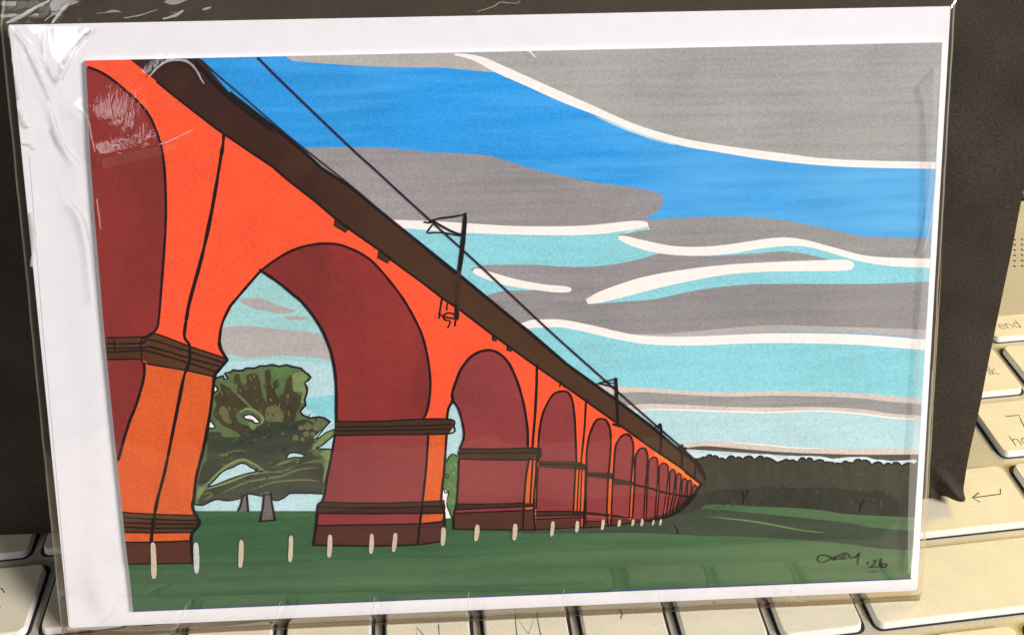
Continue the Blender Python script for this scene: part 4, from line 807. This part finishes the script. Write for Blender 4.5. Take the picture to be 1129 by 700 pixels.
box(-152, 232, -128, 139, -16, -HK, 'base', deckm, lap, 8)
# palm rest touch pad, speaker holes, hinge and the foot of the lid
box(-62, 48, -112, -34, -HK-.3, -HK+0.06, 'touch_pad', surf('touch_pad_silver', (0.52, 0.48, 0.41), rough=0.35, nscale=90, var=0.04), lap, 3)
hv, hf = [], []
h0, h1, h2 = on_keys(1118.7, 264.3, -HK), on_keys(1118.7, 293.6, -HK), on_keys(1126.7, 264.0, -HK)
sy = (h1-h0)/5; sx = (h2-h0)
def hole(p):
    b = len(hv); hv.extend([(p.x+0.42*math.cos(a), p.y+0.42*math.sin(a), -HK+0.02) for a in [j*math.pi/4 for j in range(8)]]); hf.append(list(range(b, b+8)))
for i in range(26):
    for j in range(6): hole(h0+sx*i+sy*j)
hole(on_keys(1109.5, 294, -HK))
for i in range(1, 60):
    for j in range(6): hole(h0-sx*(i+2)+sy*j+Vector((0, 0, 0))) if i > 3 else None
link('speaker_grille', hv, hf, holem, lap)
box(-150, 230, 139.6, 146, -13, 1.2, 'hinge', hingem, lap, 1.5)
lid = box(-152, 232, -4, 0, 0, 232, 'screen_lid', lidm, lap, 1.5); lid.location = (0, 0.151, 0.0005); lid.rotation_euler = (math.radians(-16), 0, 0)

# ================================================================== BLACK FOLDER
fa, fb = on_keys(0, 590, 0.0), on_keys(1058, 551.5, 0.0)
fd = (fb-fa); fd.z = 0; fd.normalize(); fn = Vector((-fd.y, fd.x, 0)); FL_ = math.radians(4.6)
fu = Vector((0, 0, 1))*math.cos(FL_)+fn*math.sin(FL_); fw = fd.cross(fu)
FM = Matrix(((fd.x, fu.x, fw.x, fb.x*S), (fd.y, fu.y, fw.y, fb.y*S), (fd.z, fu.z, fw.z, (fb.z+0.15)*S), (0, 0, 0, 1)))
fold_e = tag(empty('black_folder', FM), 'matt black leatherette folder standing on the keyboard behind the white envelope', 'folder')
leather = surf('black_leatherette', (0.040, 0.031, 0.023), rough=0.7, spec=0.2, nscale=45, var=0.35, bump=0.35, bscale=1500, speck=0.30, sscale=2300)
FWD, FHT, FTH = 262.0, 176.0, 14.0
def fz(x, y):                         # x from the right edge (negative), y from the foot
    z = 0.25*noise.noise(Vector((x*.02, y*.02, 7)))
    dx, dy = -x, y
    d1 = segdist(x, y, (-0.5, 0.5), (-6.5, 8.5)); c = math.exp(-((dx/8)**2+(dy/9)**2))
    z += 1.5*math.exp(-(d1/1.2)**2)*c*1.3 + c*0.8 - 1.0*math.exp(-(segdist(x, y, (-3.5, 0), (-9, 6))/1.3)**2)*c
    return z
nx, ny = 150, 110
xs = [-(FWD)*(i/nx)**1.6 for i in range(nx+1)][::-1]; ys = [FHT*(j/ny)**1.6 for j in range(ny+1)]
v = []; f = []
for y in ys:
    for x in xs:
        cl = 0.0
        lift = (1.3*math.exp(-((-x)/16)**2)+0.25*math.sin(x*0.8)*math.exp(-((-x)/8)**2))*max(0, 1-y/7) + 0.9*math.exp(-((-x)/1.2)**2)*max(0, 1-y/2.5)
        v.append((x + (0.022*max(y, 6.0)-0.05*max(0, 6-y) + 0.25*noise.noise(Vector((0, y*.06, 2))))*math.exp(-(-x)/40), y+lift, fz(x, y)))
m1 = nx+1
f = [[j*m1+i, j*m1+i+1, (j+1)*m1+i+1, (j+1)*m1+i] for j in range(ny) for i in range(nx)]
b = len(v)
ring = [(0, i) for i in range(nx+1)]+[(j, nx) for j in range(1, ny+1)]+[(ny, i) for i in range(nx-1, -1, -1)]+[(j, 0) for j in range(ny-1, 0, -1)]
idx = [j*m1+i for j, i in ring]; n = len(idx)
for t, dz in enumerate((-0.5, -FTH)):
    for q in idx:
        x, y, z = v[q]; v.append((x, y, (z-0.6 if t == 0 else dz)))
for t in range(2):
    a0 = idx if t == 0 else list(range(b, b+n)); a1 = list(range(b+t*n, b+t*n+n))
    for i in range(n): j = (i+1) % n; f.append([a0[j], a0[i], a1[i], a1[j]])
f.append(list(range(b+n, b+2*n)))
link('cover', v, f, leather, fold_e)

# ================================================================== LIGHT, WORLD, CAMERA
sc = bpy.context.scene
w = bpy.data.worlds.new('World'); sc.world = w; w.use_nodes = True
bg = w.node_tree.nodes['Background']; bg.inputs[0].default_value = (0.92, 0.95, 1.0, 1); bg.inputs[1].default_value = 0.12
def area_light(name, loc, target, size, power, col, sy=None):
    l = bpy.data.lights.new(name, 'AREA'); l.energy = power; l.color = col; l.size = size*S
    if sy: l.shape = 'RECTANGLE'; l.size_y = sy*S
    o = bpy.data.objects.new(name, l); COL.objects.link(o); o.location = Vector(loc)*S
    o.rotation_euler = (Vector(target)-Vector(loc)).to_track_quat('-Z', 'Y').to_euler(); return o
area_light('window_light', (1130, -850, 960), (20, 20, 40), 420, 42.0, (1.0, 0.965, 0.955))
area_light('left_sheen_light', (-550, -650, 380), (-35, 25, 100), 300, 1.35, (1.0, 0.98, 0.96))  # unseen soft light added at the left to put sheen on the film
area_light('warm_lamp', (540, 230, 350), (100, 30, 0), 140, 1.9, (1.0, 0.71, 0.02))

cam = bpy.data.cameras.new('camera'); co = bpy.data.objects.new('camera', cam); COL.objects.link(co)
cam.sensor_fit = 'HORIZONTAL'; cam.sensor_width = 36; cam.lens = FPX/PW*36
cam.shift_x = -(PPX-PW/2)/PW; cam.shift_y = (PPY-PH/2)/PW
cam.clip_start = 0.005; cam.clip_end = 50
bk = -CF
co.matrix_world = Matrix(((CR.x, CU.x, bk.x, CAM.x*S), (CR.y, CU.y, bk.y, CAM.y*S), (CR.z, CU.z, bk.z, CAM.z*S), (0, 0, 0, 1)))
sc.camera = co
sc.view_settings.view_transform = 'Standard'; sc.view_settings.look = 'None'; sc.view_settings.exposure = 0; sc.view_settings.gamma = 1
sc.render.engine = 'CYCLES'; sc.cycles.transparent_max_bounces = 16; sc.cycles.max_bounces = 8
